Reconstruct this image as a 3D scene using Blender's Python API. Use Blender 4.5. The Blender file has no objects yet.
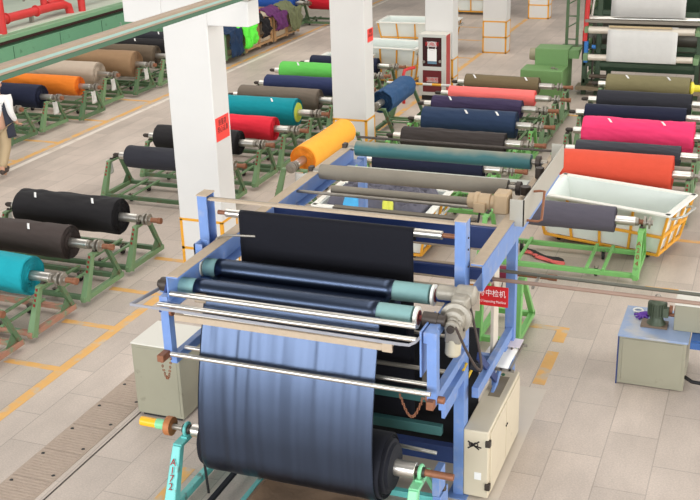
import bpy, bmesh, math, random
from mathutils import Vector, Matrix, noise
C = bpy.context.scene.collection
PI = math.pi
random.seed(7)
ORG = {}

# ------------------------------------------------------------------ materials
def lin(c):
    c = c / 255.0
    return c / 12.92 if c <= .04045 else ((c + .055) / 1.055) ** 2.4
MATS = {}
def mat(name, rgb, rough=.6, metal=0., var=0., vscale=6., bump=0., bscale=40., sheen=0., spec=.5,
        stain=None, sthr=.6, sscale=4., weave=0., aniso=0., alpha=1.):
    if name in MATS: return MATS[name]
    m = bpy.data.materials.new(name); m.use_nodes = True
    nt = m.node_tree; N = nt.nodes; L = nt.links
    b = N['Principled BSDF']
    col = [lin(v) for v in rgb] + [1]
    b.inputs['Base Color'].default_value = col
    b.inputs['Roughness'].default_value = rough
    b.inputs['Metallic'].default_value = metal
    b.inputs['Specular IOR Level'].default_value = spec
    if sheen:
        b.inputs['Sheen Weight'].default_value = sheen
        b.inputs['Sheen Roughness'].default_value = .5
    if aniso: b.inputs['Anisotropic'].default_value = aniso
    tc = N.new('ShaderNodeTexCoord')
    src = None
    if var or stain:
        nz = N.new('ShaderNodeTexNoise'); nz.inputs['Scale'].default_value = vscale; nz.inputs['Detail'].default_value = 5
        L.new(tc.outputs['Object'], nz.inputs['Vector'])
        mx = N.new('ShaderNodeMix'); mx.data_type = 'RGBA'
        mx.inputs[6].default_value = [v * (1 - var) for v in col[:3]] + [1]
        mx.inputs[7].default_value = [min(1, v * (1 + var)) for v in col[:3]] + [1]
        L.new(nz.outputs['Fac'], mx.inputs[0]); src = mx.outputs[2]
    if stain:
        n2 = N.new('ShaderNodeTexNoise'); n2.inputs['Scale'].default_value = sscale; n2.inputs['Detail'].default_value = 6
        L.new(tc.outputs['Object'], n2.inputs['Vector'])
        rp = N.new('ShaderNodeMapRange'); rp.inputs[1].default_value = sthr - .06; rp.inputs[2].default_value = sthr + .08
        L.new(n2.outputs['Fac'], rp.inputs[0])
        m2 = N.new('ShaderNodeMix'); m2.data_type = 'RGBA'
        m2.inputs[7].default_value = [lin(v) for v in stain] + [1]
        L.new(rp.outputs[0], m2.inputs[0]); L.new(src, m2.inputs[6]); src = m2.outputs[2]
    if src: L.new(src, b.inputs['Base Color'])
    if bump:
        n3 = N.new('ShaderNodeTexNoise'); n3.inputs['Scale'].default_value = bscale; n3.inputs['Detail'].default_value = 3
        L.new(tc.outputs['Object'], n3.inputs['Vector'])
        bp = N.new('ShaderNodeBump'); bp.inputs['Strength'].default_value = bump; bp.inputs['Distance'].default_value = .02
        L.new(n3.outputs['Fac'], bp.inputs['Height']); L.new(bp.outputs[0], b.inputs['Normal'])
    MATS[name] = m
    return m
def fab(name, rgb, rough=.85, sheen=.05, bump=.12):
    return mat('fabric_' + name, rgb, rough, var=.06, vscale=9, bump=bump, bscale=28, sheen=sheen, spec=.2)

STEEL = mat('chrome_steel', (212, 207, 198), .3, .9)
DULL = mat('dull_steel', (150, 143, 132), .4, .6, var=.2, vscale=18)
RUST = mat('rusty_steel', (140, 92, 66), .6, .35, var=.35, vscale=22, bump=.2)
DARK = mat('dark_iron', (70, 62, 56), .5, .5, var=.3, vscale=25)
BLACK = mat('black_rubber', (28, 27, 28), .6)
WHITE = mat('white_paint', (213, 210, 205), .55, var=.03, vscale=3, bump=.05, bscale=12)
PAPER = mat('white_paper', (238, 236, 232), .7)
CLEARBAG = mat('grey_plastic_bag', (205, 204, 198), .35, var=.1, vscale=20, bump=.3, bscale=20)
YEL = mat('yellow_paint', (226, 160, 42), .5, var=.12, vscale=10)
GREEN = mat('sage_green_paint', (112, 142, 100), .5, var=.14, vscale=9, stain=(120, 88, 62), sthr=.66, sscale=9)
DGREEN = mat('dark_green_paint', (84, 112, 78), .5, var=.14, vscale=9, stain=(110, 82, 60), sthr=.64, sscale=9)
LGREEN = mat('light_green_paint', (122, 186, 104), .45, var=.08, vscale=9, stain=(90, 110, 70), sthr=.7, sscale=9)
MINT = mat('mint_green_paint', (126, 200, 150), .4, var=.1, vscale=8, stain=(90, 70, 50), sthr=.68, sscale=12)
TURQ = mat('turquoise_paint', (104, 190, 184), .4, var=.1, vscale=8, stain=(90, 75, 60), sthr=.66, sscale=10)
REDRAIL = mat('worn_red_brown_paint', (168, 120, 98), .6, var=.2, vscale=9, stain=(110, 140, 110), sthr=.58, sscale=7)
BLUE = mat('blue_machine_paint', (108, 138, 192), .45, var=.12, vscale=9, stain=(132, 148, 186), sthr=.6, sscale=8)
NAVYP = mat('navy_machine_paint', (38, 58, 110), .5, var=.12, vscale=9)
DUST = mat('dusty_beige_top', (178, 160, 138), .85, var=.1, vscale=20, bump=.2)
GRDUST = mat('dusty_grey_roller', (134, 126, 112), .75, var=.14, vscale=6, bump=.1)
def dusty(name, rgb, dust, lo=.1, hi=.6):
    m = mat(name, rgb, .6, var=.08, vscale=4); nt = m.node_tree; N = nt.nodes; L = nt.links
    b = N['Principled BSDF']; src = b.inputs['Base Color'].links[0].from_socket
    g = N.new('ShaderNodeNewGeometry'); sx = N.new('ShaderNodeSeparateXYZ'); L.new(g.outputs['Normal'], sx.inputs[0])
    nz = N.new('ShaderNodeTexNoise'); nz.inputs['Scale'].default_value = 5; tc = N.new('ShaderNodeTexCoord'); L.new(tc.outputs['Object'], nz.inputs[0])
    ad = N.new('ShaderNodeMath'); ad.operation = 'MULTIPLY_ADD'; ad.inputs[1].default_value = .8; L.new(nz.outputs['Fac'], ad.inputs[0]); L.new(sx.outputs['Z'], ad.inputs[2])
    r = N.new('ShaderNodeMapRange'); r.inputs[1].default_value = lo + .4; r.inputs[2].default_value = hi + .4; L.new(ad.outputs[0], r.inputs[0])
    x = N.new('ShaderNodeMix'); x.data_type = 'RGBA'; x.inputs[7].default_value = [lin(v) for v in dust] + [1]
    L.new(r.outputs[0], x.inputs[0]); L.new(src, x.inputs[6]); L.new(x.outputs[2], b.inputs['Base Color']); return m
TEALCAP = mat('teal_sleeve', (122, 160, 158), .6, var=.08, vscale=30)
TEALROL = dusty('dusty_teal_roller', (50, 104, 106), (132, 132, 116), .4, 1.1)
TEALBAR = mat('dull_teal_bar', (58, 102, 100), .5, var=.15, vscale=6)
RIM = mat('white_plastic', (234, 232, 222), .4)
CREAM = mat('cream_cabinet_paint', (206, 194, 170), .45, var=.05, vscale=4, stain=(150, 132, 108), sthr=.7, sscale=5)
OLIVEW = mat('grey_olive_cabinet', (150, 146, 126), .45, var=.06, vscale=4, stain=(110, 104, 88), sthr=.72, sscale=7)
WTOP = mat('pale_cabinet_paint', (216, 212, 200), .5, var=.03, vscale=4)
GMACH = mat('machine_green_paint', (108, 160, 124), .5, var=.08, vscale=3, stain=(84, 126, 94), sthr=.68, sscale=6)
GBOX = mat('box_green_paint', (112, 150, 92), .5, var=.06, vscale=3)
GPALE = mat('pale_green_top', (190, 200, 182), .6, var=.08, vscale=2)
REDP = mat('red_pipe_paint', (200, 48, 46), .5, var=.12, vscale=4)
REDS = mat('red_sign', (214, 30, 34), .45)
REDL = mat('bright_red_paper', (240, 66, 56), .6)
MAROON = mat('maroon_panel', (104, 28, 34), .3, var=.15, vscale=4)
INK = mat('black_ink', (30, 22, 22), .7)
REDINK = mat('red_ink', (150, 40, 40), .7)
TANM = mat('tan_motor_paint', (182, 156, 122), .5, var=.12, vscale=12)
GREYM = mat('grey_cast_metal', (150, 143, 130), .45, .25, var=.2, vscale=16, bump=.2)
MOTG = mat('olive_motor_paint', (74, 84, 66), .5, .1, var=.2, vscale=14)
SHEETM = mat('grey_sheet_metal', (176, 172, 160), .45, .25, var=.06, vscale=4)
SKIN = mat('skin', (196, 150, 122), .6)
WOOD = mat('raw_wood', (190, 150, 106), .7, var=.15, vscale=7)
CANVAS = mat('brown_canvas', (124, 100, 78), .9, var=.12, vscale=9, bump=.3, bscale=20)

# ------------------------------------------------------------------ mesh builder
SPLIT = {'roller_journal', 'roller_bearing', 'rack_edge', 'rack_leg', 'bolt', 'fitting', 'roller_bracket', 'thin_rod', 'cap', 'yellow_hose', 'upright', 'eye', 'ear', 'bar_support', 'red_mark', 'blue_fitting', 'blue_side_beam', 'rung'}
class MB:
    def __init__(s): s.v = []; s.f = []; s.p = []
    def add(s, vs, fs):
        s.p.append((list(vs), list(fs)))
        o = len(s.v); s.v += [tuple(v) for v in vs]; s.f += [tuple(i + o for i in f) for f in fs]; return s
    def box(s, x0, x1, y0, y1, z0, z1):
        v = [(x, y, z) for x in (x0, x1) for y in (y0, y1) for z in (z0, z1)]
        return s.add(v, [(0, 1, 3, 2), (4, 6, 7, 5), (0, 4, 5, 1), (2, 3, 7, 6), (0, 2, 6, 4), (1, 5, 7, 3)])
    def bar(s, a, b, w, h, up=(0, 0, 1), w2=None, h2=None):
        a, b = Vector(a), Vector(b); d = (b - a).normalized(); u = Vector(up)
        r = d.cross(u)
        if r.length < 1e-4: u = Vector((0, 1, 0)); r = d.cross(u)
        r.normalize(); u = r.cross(d).normalized()
        w2 = w if w2 is None else w2; h2 = h if h2 is None else h2
        v = []
        for p, ww, hh in ((a, w, h), (b, w2, h2)):
            for i, j in ((-1, -1), (1, -1), (1, 1), (-1, 1)): v.append(p + r * i * ww / 2 + u * j * hh / 2)
        return s.add(v, [(3, 2, 1, 0), (4, 5, 6, 7), (0, 1, 5, 4), (1, 2, 6, 5), (2, 3, 7, 6), (3, 0, 4, 7)])
    def prism(s, poly, axis, a, b):
        # poly: 2D points in the plane normal to axis
        n = len(poly); v = []
        for t in (a, b):
            for p, q in poly:
                v.append((t, p, q) if axis == 'x' else (p, t, q) if axis == 'y' else (p, q, t))
        f = [tuple(range(n))[::-1], tuple(range(n, 2 * n))]
        for i in range(n): j = (i + 1) % n; f.append((i, j, n + j, n + i))
        return s.add(v, f)
    def lathe(s, a, b, prof, n=24):
        # prof: list of (t along a->b in metres, radius)
        a, b = Vector(a), Vector(b); d = (b - a).normalized()
        r = d.orthogonal().normalized(); u = d.cross(r)
        v = []; f = []; k = len(prof)
        for t, rad in prof:
            for i in range(n):
                w = 2 * PI * i / n
                v.append(a + d * t + (r * math.cos(w) + u * math.sin(w)) * rad)
        for j in range(k - 1):
            for i in range(n):
                i2 = (i + 1) % n; f.append((j * n + i, j * n + i2, (j + 1) * n + i2, (j + 1) * n + i))
        f.append(tuple(range(n))[::-1]); f.append(tuple(range((k - 1) * n, k * n)))
        return s.add(v, f)
    def cyl(s, a, b, r, n=20, r2=None):
        L = (Vector(b) - Vector(a)).length
        return s.lathe(a, b, [(0, r), (L, r if r2 is None else r2)], n)
    def tube(s, pts, r, n=10):
        pts = [Vector(p) for p in pts]; v = []; f = []; pr = None
        for i, p in enumerate(pts):
            d = (pts[min(i + 1, len(pts) - 1)] - pts[max(i - 1, 0)]).normalized()
            if pr is None: pr = d.orthogonal().normalized()
            pr = (pr - d * pr.dot(d)).normalized(); u = d.cross(pr)
            for k in range(n):
                w = 2 * PI * k / n; v.append(p + (pr * math.cos(w) + u * math.sin(w)) * r)
        for j in range(len(pts) - 1):
            for k in range(n):
                k2 = (k + 1) % n; f.append((j * n + k, j * n + k2, (j + 1) * n + k2, (j + 1) * n + k))
        f.append(tuple(range(n))[::-1]); f.append(tuple(range((len(pts) - 1) * n, len(pts) * n)))
        return s.add(v, f)
    def torus(s, c, ax, R, r, n=24, m=8):
        c = Vector(c); d = Vector(ax).normalized(); a = d.orthogonal().normalized(); b = d.cross(a); v = []; f = []
        for i in range(n):
            w = 2 * PI * i / n; e = a * math.cos(w) + b * math.sin(w)
            for k in range(m):
                q = 2 * PI * k / m; v.append(c + e * (R + r * math.cos(q)) + d * r * math.sin(q))
        for i in range(n):
            for k in range(m):
                i2 = (i + 1) % n; k2 = (k + 1) % m; f.append((i * m + k, i2 * m + k, i2 * m + k2, i * m + k2))
        return s.add(v, f)
    def build(s, name, m, parent=None, bevel=0., smooth=True, solid=0., local=False, ang=35):
        if name in SPLIT and len(s.p) > 1:
            return [MB().add(v_, f_).build(name, m, parent, bevel, smooth, solid, local, ang) for v_, f_ in s.p][0]
        me = bpy.data.meshes.new(name)
        org = Vector((0, 0, 0)) if (parent is None or local) else ORG.get(parent.name, Vector((0, 0, 0)))
        me.from_pydata([tuple(Vector(v) - org) for v in s.v], [], s.f); me.update()
        bm = bmesh.new(); bm.from_mesh(me)
        if not solid: bmesh.ops.recalc_face_normals(bm, faces=bm.faces)
        bm.to_mesh(me); bm.free()
        if smooth:
            me.shade_smooth(); me.set_sharp_from_angle(angle=math.radians(ang))
        me.materials.append(m)
        o = bpy.data.objects.new(name, me); C.objects.link(o)
        if parent is not None: o.parent = parent; ORG[o.name] = org
        if bevel:
            b = o.modifiers.new('bevel', 'BEVEL'); b.width = bevel; b.segments = 2; b.limit_method = 'ANGLE'; b.angle_limit = .7
        if solid:
            b = o.modifiers.new('solid', 'SOLIDIFY'); b.thickness = solid; b.offset = 0
        return o
def thing(name, label, cat, loc=(0, 0, 0), rot=0, group=None):
    o = bpy.data.objects.new(name, None); C.objects.link(o); o.empty_display_size = .1
    o.location = loc; o.rotation_euler = (0, 0, rot); o['label'] = label; o['category'] = cat
    if group: o['group'] = group
    ORG[o.name] = Vector(loc)
    return o
def tag(o, label, cat, group=None, kind=None):
    if label: o['label'] = label
    if cat: o['category'] = cat
    if group: o['group'] = group
    if kind: o['kind'] = kind
    return o
def struct(o): o['kind'] = 'structure'; return o
def text(name, body, size, m, parent, M, depth=.002, local=False, ws=1.0):
    c = bpy.data.curves.new(name, 'FONT'); c.body = body; c.size = size; c.extrude = depth; c.align_x = 'CENTER'; c.align_y = 'CENTER'; c.resolution_u = 2
    t = bpy.data.objects.new(name + '_tmp', c); C.objects.link(t)
    bpy.context.view_layer.update()
    me = bpy.data.meshes.new_from_object(t.evaluated_get(bpy.context.evaluated_depsgraph_get()))
    bpy.data.objects.remove(t)
    M = M @ Matrix.Diagonal((ws, 1, 1, 1))
    org = Vector((0, 0, 0)) if local else ORG.get(parent.name, Vector((0, 0, 0)))
    me.transform(Matrix.Translation(-org) @ M)
    me.materials.clear(); me.materials.append(m)
    o = bpy.data.objects.new(name, me); C.objects.link(o); o.parent = parent
    return o
def frame3(loc, xdir, ydir):
    x = Vector(xdir).normalized(); y = Vector(ydir).normalized(); z = x.cross(y).normalized(); y = z.cross(x)
    M = Matrix((x, y, z)).transposed().to_4x4(); M.translation = Vector(loc); return M

# ------------------------------------------------------------------ floor
def floor_mat():
    m = bpy.data.materials.new('concrete_tile_floor'); m.use_nodes = True
    nt = m.node_tree; N = nt.nodes; L = nt.links; b = N['Principled BSDF']
    tc = N.new('ShaderNodeTexCoord')
    mp = N.new('ShaderNodeMapping'); mp.inputs['Rotation'].default_value = (0, 0, PI / 2); mp.inputs['Location'].default_value = (0.06, .17, 0)
    L.new(tc.outputs['Object'], mp.inputs[0])
    br = N.new('ShaderNodeTexBrick'); br.offset = .5
    br.inputs['Scale'].default_value = 1; br.inputs['Brick Width'].default_value = .98; br.inputs['Row Height'].default_value = .46
    br.inputs['Mortar Size'].default_value = .006; br.inputs['Mortar Smooth'].default_value = .3; br.inputs['Bias'].default_value = 0
    base = (202, 187, 174)
    br.inputs['Color1'].default_value = [lin(v * 1.02) for v in base] + [1]
    br.inputs['Color2'].default_value = [lin(v * .95) for v in base] + [1]
    br.inputs['Mortar'].default_value = [lin(v * .86) for v in base] + [1]
    L.new(mp.outputs[0], br.inputs['Vector'])
    src = br.outputs['Color']
    def layer(scale, a, bb, det=6, rough=.6, sx=1, sy=1):
        nonlocal src
        mm = N.new('ShaderNodeMapping'); mm.inputs['Scale'].default_value = (sx, sy, 1); L.new(tc.outputs['Object'], mm.inputs[0])
        nz = N.new('ShaderNodeTexNoise'); nz.inputs['Scale'].default_value = scale; nz.inputs['Detail'].default_value = det; nz.inputs['Roughness'].default_value = rough
        L.new(mm.outputs[0], nz.inputs['Vector'])
        rp = N.new('ShaderNodeMapRange'); rp.inputs[1].default_value = .3; rp.inputs[2].default_value = .7; rp.inputs[3].default_value = a; rp.inputs[4].default_value = bb
        L.new(nz.outputs['Fac'], rp.inputs[0])
        mx = N.new('ShaderNodeMix'); mx.data_type = 'RGBA'; mx.blend_type = 'MULTIPLY'; mx.inputs[0].default_value = 1
        L.new(src, mx.inputs[6]); L.new(rp.outputs[0], mx.inputs[7]); src = mx.outputs[2]
    layer(.55, .82, 1.08, 3, .5)
    layer(2.6, .9, 1.07, 6, .65, 1.5, .5)
    layer(60, .85, 1.12, 3, .7)
    L.new(src, b.inputs['Base Color'])
    b.inputs['Roughness'].default_value = .5; b.inputs['Specular IOR Level'].default_value = .35
    return m
FLOOR = floor_mat()
fl = struct(MB().box(-40, 14, -8, 62, -.2, 0).build('floor', FLOOR, smooth=False))
PAINT = mat('worn_orange_floor_paint', (222, 170, 96), .6, var=.1, vscale=6, stain=(196, 176, 152), sthr=.58, sscale=5)
WPAINT = mat('worn_white_floor_paint', (222, 212, 200), .6, var=.05, vscale=6, stain=(200, 184, 166), sthr=.6, sscale=3)
def line(x0, x1, y0, y1, m=PAINT):
    o = MB().box(x0, x1, y0, y1, 0, .0025).build('painted_line', m, fl, smooth=False); return o
line(-7.06, -6.93, 6.2, 11.0); line(-7.06, -6.93, 12.3, 17.0); line(-7.12, -7.0, 17.7, 22.3); line(-7.1, -6.98, 23.1, 27.3); line(-7.1, -6.98, 28, 32.7); line(-7.1, -6.98, 33.5, 46)
for y in (7.72, 8.82, 9.93, 10.98, 12.1): line(-7.75, -7.06, y - .05, y + .05)
line(-12.56, -12.45, 12, 48, WPAINT); line(-12.78, -12.66, 14.5, 48)
for y in (15.6, 16.9, 18.6, 20.4): line(-14.2, -12.78, y - .05, y + .05)
line(-2.0, -1.87, 10.1, 10.9); line(-2.0, -1.87, 11.15, 11.56); line(-2.55, -2.0, 11.45, 11.56)
line(-4.72, -4.6, 6.2, 7.5); line(-2.6, -.6, 14.8, 14.9)
for y in (24.4, 25.4, 26.6, 29, 31): line(-8.9, -7.1, y - .05, y + .05)
line(-4.3, -3.4, 21.4, 21.5); line(-1.2, .2, 13.0, 13.08)
# drain covers set in the floor
PLATE = mat('ribbed_concrete_cover', (172, 154, 138), .75, var=.12, vscale=12, bump=.5, bscale=60)
where = ['at the very bottom edge of the picture', 'second up from the bottom edge', 'with a dark stain at its left corner', 'below the middle of the channel', 'in the middle of the channel',
         'nearly level with the white box', 'beside the bottom of the white box', 'hidden furthest up along the white box']
for i in range(8):
    y = 6.16 + i * .483
    t = thing('drain_cover', 'ribbed concrete drain cover in the floor, ' + where[i], 'drain cover', (-5.97, y, 0), group='row of drain covers')
    m = MB().box(-6.19, -5.74, y - .236, y + .236, 0, .006)
    for k in range(11): m.box(-6.17, -5.76, y - .22 + k * .042, y - .20 + k * .042, .006, .009)
    m.build('cover', PLATE, t, smooth=False)
    for xx, yy in ((-6.13, y + .15), (-5.80, y - .15)):
        MB().cyl((xx, yy, .004), (xx, yy, .0105), .018, 10).build('lifting_hole', BLACK, t)
MB().box(-5.66, -5.645, 5.9, 9.6, 0, .004).build('channel_edge', DARK, fl, smooth=False)
t = tag(MB().box(-3.0, -1.83, 7.35, 10.0, 0.001, .006).build('steel_floor_plate', mat('pale_floor_plate', (206, 194, 180), .5, var=.08, vscale=3), bevel=.001), 'pale flat plate on the floor under the right side of inspection machine', 'floor plate')

# ------------------------------------------------------------------ pillars
PD = .42
def pillar(y0, h, band=True):
    p = struct(MB().box(-7.02, -6.40, y0, y0 + PD, 0, h).build('pillar', WHITE, bevel=.012))
    w = .035; e = .004
    m = MB()
    for z in (.41, .81):
        m.box(-7.02 - e, -6.40 + e, y0 - e, y0 + PD + e, z - w / 2, z + w / 2)
    for x, yy in ((-7.02, y0), (-6.40, y0), (-7.02, y0 + PD), (-6.40, y0 + PD)):
        m.box(x - (e if x < -6.9 else w), x + (w if x < -6.9 else e), yy - (e if yy == y0 else w), yy + (w if yy == y0 else e), 0, .81)
    m.box(-7.02 - e, -6.40 + e, y0 - e, y0 + PD + e, 0, .035)
    m.build('painted_stripes', YEL, p)
    return p
PY = [11.65, 17.04, 22.40, 27.35, 32.8, 38.2, 43.6]
P = [pillar(y, 4.6 if i == 0 else 6.2) for i, y in enumerate(PY)]
pc = MB().box(-7.56, -7.02, 11.65, 11.95, 3.35, 3.66).build('corbel', WHITE, P[0], bevel=.01)
pc = MB().box(-6.40, -5.84, 11.65, 11.95, 3.34, 3.64).build('corbel', WHITE, P[0], bevel=.01)
for i, (zc, hh, lbl) in enumerate(((2.03, .30, 'red paper notice with two lines of dark writing on nearest white pillar'), (2.24, .22, 'red paper notice with dark writing on white pillar behind the yellow-orange roll'))):
    y0 = PY[i]
    t = thing('paper_notice', lbl, 'notice', (-6.395, y0 + .3, zc))
    ya, yb = (y0 + .02, y0 + .37) if i == 0 else (y0 + .14, y0 + .40)
    MB().box(-6.399, -6.393, ya, yb, zc - hh / 2, zc + hh / 2).build('paper', REDL, t, smooth=False)
    M = lambda z: frame3((-6.392, (ya + yb) / 2, z), (0, 1, 0), (0, 0, 1))
    text('writing', '质量第\n用心认真' if i == 0 else '质量第\n用心认真', hh * .3, INK, t, M(zc + .03), .0006, ws=.8 if i == 0 else .75)
# beam along the hall resting on the corbel
t = thing('overhead_beam', 'dusty brown overhead beam with a teal groove crossing top left corner', 'beam', (-5.8, 9, 3.66))
MB().box(-5.85, -5.75, 3.5, 22, 3.74, 3.81).build('beam_body', mat('dusty_brown_paint', (160, 140, 120), .7, var=.1, vscale=5), t, bevel=.004)
MB().box(-5.755, -5.746, 3.5, 22, 3.762, 3.785).build('groove', mat('dusty_teal_strip', (150, 180, 170), .6, var=.1, vscale=5), t)
MB().box(-5.96, -5.84, 11.68, 11.92, 3.64, 3.72).build('packer', DULL, t)
MB().box(-5.85, -5.742, 3.5, 22, 3.70, 3.74).build('lower_flange', mat('beam_green', (66, 100, 76), .6), t)

# ------------------------------------------------------------------ fabric rolls
def roll_mesh(L, r, seed, wr=.006, lean=.012, n=72, k=44, rc=.06, fold=0.):
    """wound cloth along local X from 0 to L, open layered ends"""
    rnd = random.Random(seed); v = []; f = []
    prof = [(.02, rc)]
    for q in range(1, 11):
        rr = rc + (r * .97 - rc) * q / 10
        prof += [(.022 + rnd.uniform(-.006, .006), rr - (r - rc) * .045), (rnd.uniform(-.008, .006), rr - (r - rc) * .03), (rnd.uniform(-.008, .006), rr - (r - rc) * .005), (.022, rr)]
    prof += [(0, r * .985), (.012, r)]
    body = [(.012 + (L - .024) * (i + 1) / k, r) for i in range(k - 1)]
    end = [(L - x, rr) for x, rr in reversed(prof)]
    allp = prof + body + end
    for t, rad in allp:
        for i in range(n):
            w = 2 * PI * i / n; rr = rad; tt = t
            if rad > r * .9:
                q = noise.noise(Vector((t * 2.2 + seed, math.cos(w) * 2.2, math.sin(w) * 2.2)))
                q2 = noise.noise(Vector((t * 7 + math.sin(w) * 3 + seed, math.cos(w) * 5, math.sin(w) * 5)))
                rr += wr * (q * 1.2 + q2 * .8) + lean * noise.noise(Vector((t * .9, seed * 3.1, 0)))
                if fold:
                    s_ = abs(t / L - .5) * 2
                    ph = (w * 3 + s_ * s_ * 5)
                    rr += fold * math.sin(ph * 2.5) * max(0, math.cos(w - PI * .5 + .6)) * (1 - s_ ** 4)
            if t < .02 or t > L - .02:
                tt += .008 * noise.noise(Vector((math.cos(w) * 1.7, math.sin(w) * 1.7, rad * 40 + seed + t)))
            v.append((tt, rr * math.cos(w), rr * math.sin(w)))
    m = len(allp)
    for j in range(m - 1):
        for i in range(n):
            i2 = (i + 1) % n; f.append((j * n + i, j * n + i2, (j + 1) * n + i2, (j + 1) * n + i))
    f.append(tuple(range(n))[::-1]); f.append(tuple(range((m - 1) * n, m * n)))
    b = MB(); b.add(v, f); return b
CNT = [0]
K = 1.0255
def roll(label, x0, x1, y, z, r, m, tags=(), heavy='R', rot=0, group='cloth rolls on floor stands', wr=.006, endm=None, fold=0., ext=.62, origin=None, sleeve=None, cat='fabric roll', ext2=.3):
    CNT[0] += 1; seed = CNT[0]
    if not rot: x0, x1, y, r, z = x0 * K, x1 * K, y * K, r * K, .68
    L = x1 - x0; cx = (x0 + x1) / 2
    if rot: cx, y = origin
    t = thing('fabric_roll', label, cat, (cx, y, z), rot, group)
    me = roll_mesh(L, r, seed * 1.37, wr, fold=fold)
    me.v = [(a - L / 2, b, c) for a, b, c in me.v]
    me.build('fabric', m, t, local=True, ang=50)
    h = L / 2; s = 1 if heavy == 'R' else -1
    MB().cyl((-h - .17, 0, 0), (h + .26, 0, 0), .06, 24).build('shaft', STEEL, t, local=True, bevel=.004)
    MB().lathe((-h - ext2, 0, 0), (0, 0, 0), [(0, .02), (.03, .035), (.10, .035), (.11, .026), (ext2, .026)], 16).build('journal', DARK, t, local=True)
    a = h + .2
    MB().lathe((a, 0, 0), (a + 1, 0, 0), [(.05, .028), (.06, .055), (.10, .055), (.11, .03), (.16, .03), (.165, .078), (.195, .078), (.20, .036), (.225, .036), (.23, .08), (.25, .08), (.255, .036), (.28, .036)], 22).build('coupling', DULL, t, local=True)
    MB().lathe((a + .25, 0, 0), (a + 1, 0, 0), [(0, .034), (ext - .50, .034), (ext - .49, .042), (ext - .44, .042)], 16).build('shaft_end', RUST, t, local=True)
    if sleeve:
        MB().lathe((h - .002, 0, 0), (h + 1, 0, 0), [(0, r * .72), (.02, r * .70), (.021, .05)], 32).build('core_rim', sleeve, t, local=True)
    for fr in tags:
        px = -h + L * fr; w = 2.05   # front-upper side of the roll
        g = MB()
        for q in range(5):
            w0 = PI - 1.3 + q * .075 * (.24 / r); w1 = w0 + .075 * (.24 / r)
            for ww in (w0, w1): pass
            rr = r + .009
            y0, z0 = rr * math.cos(w0), rr * math.sin(w0); y1, z1 = rr * math.cos(w1), rr * math.sin(w1)
            sh = .012 * q
            g.add([(px + sh, y0, z0), (px + .036 + sh, y0, z0), (px + .048 + sh, y1, z1), (px + .012 + sh, y1, z1)], [(0, 1, 2, 3)])
        g.build('paper_strip', PAPER, t, local=True, solid=.004)
    return t

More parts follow.
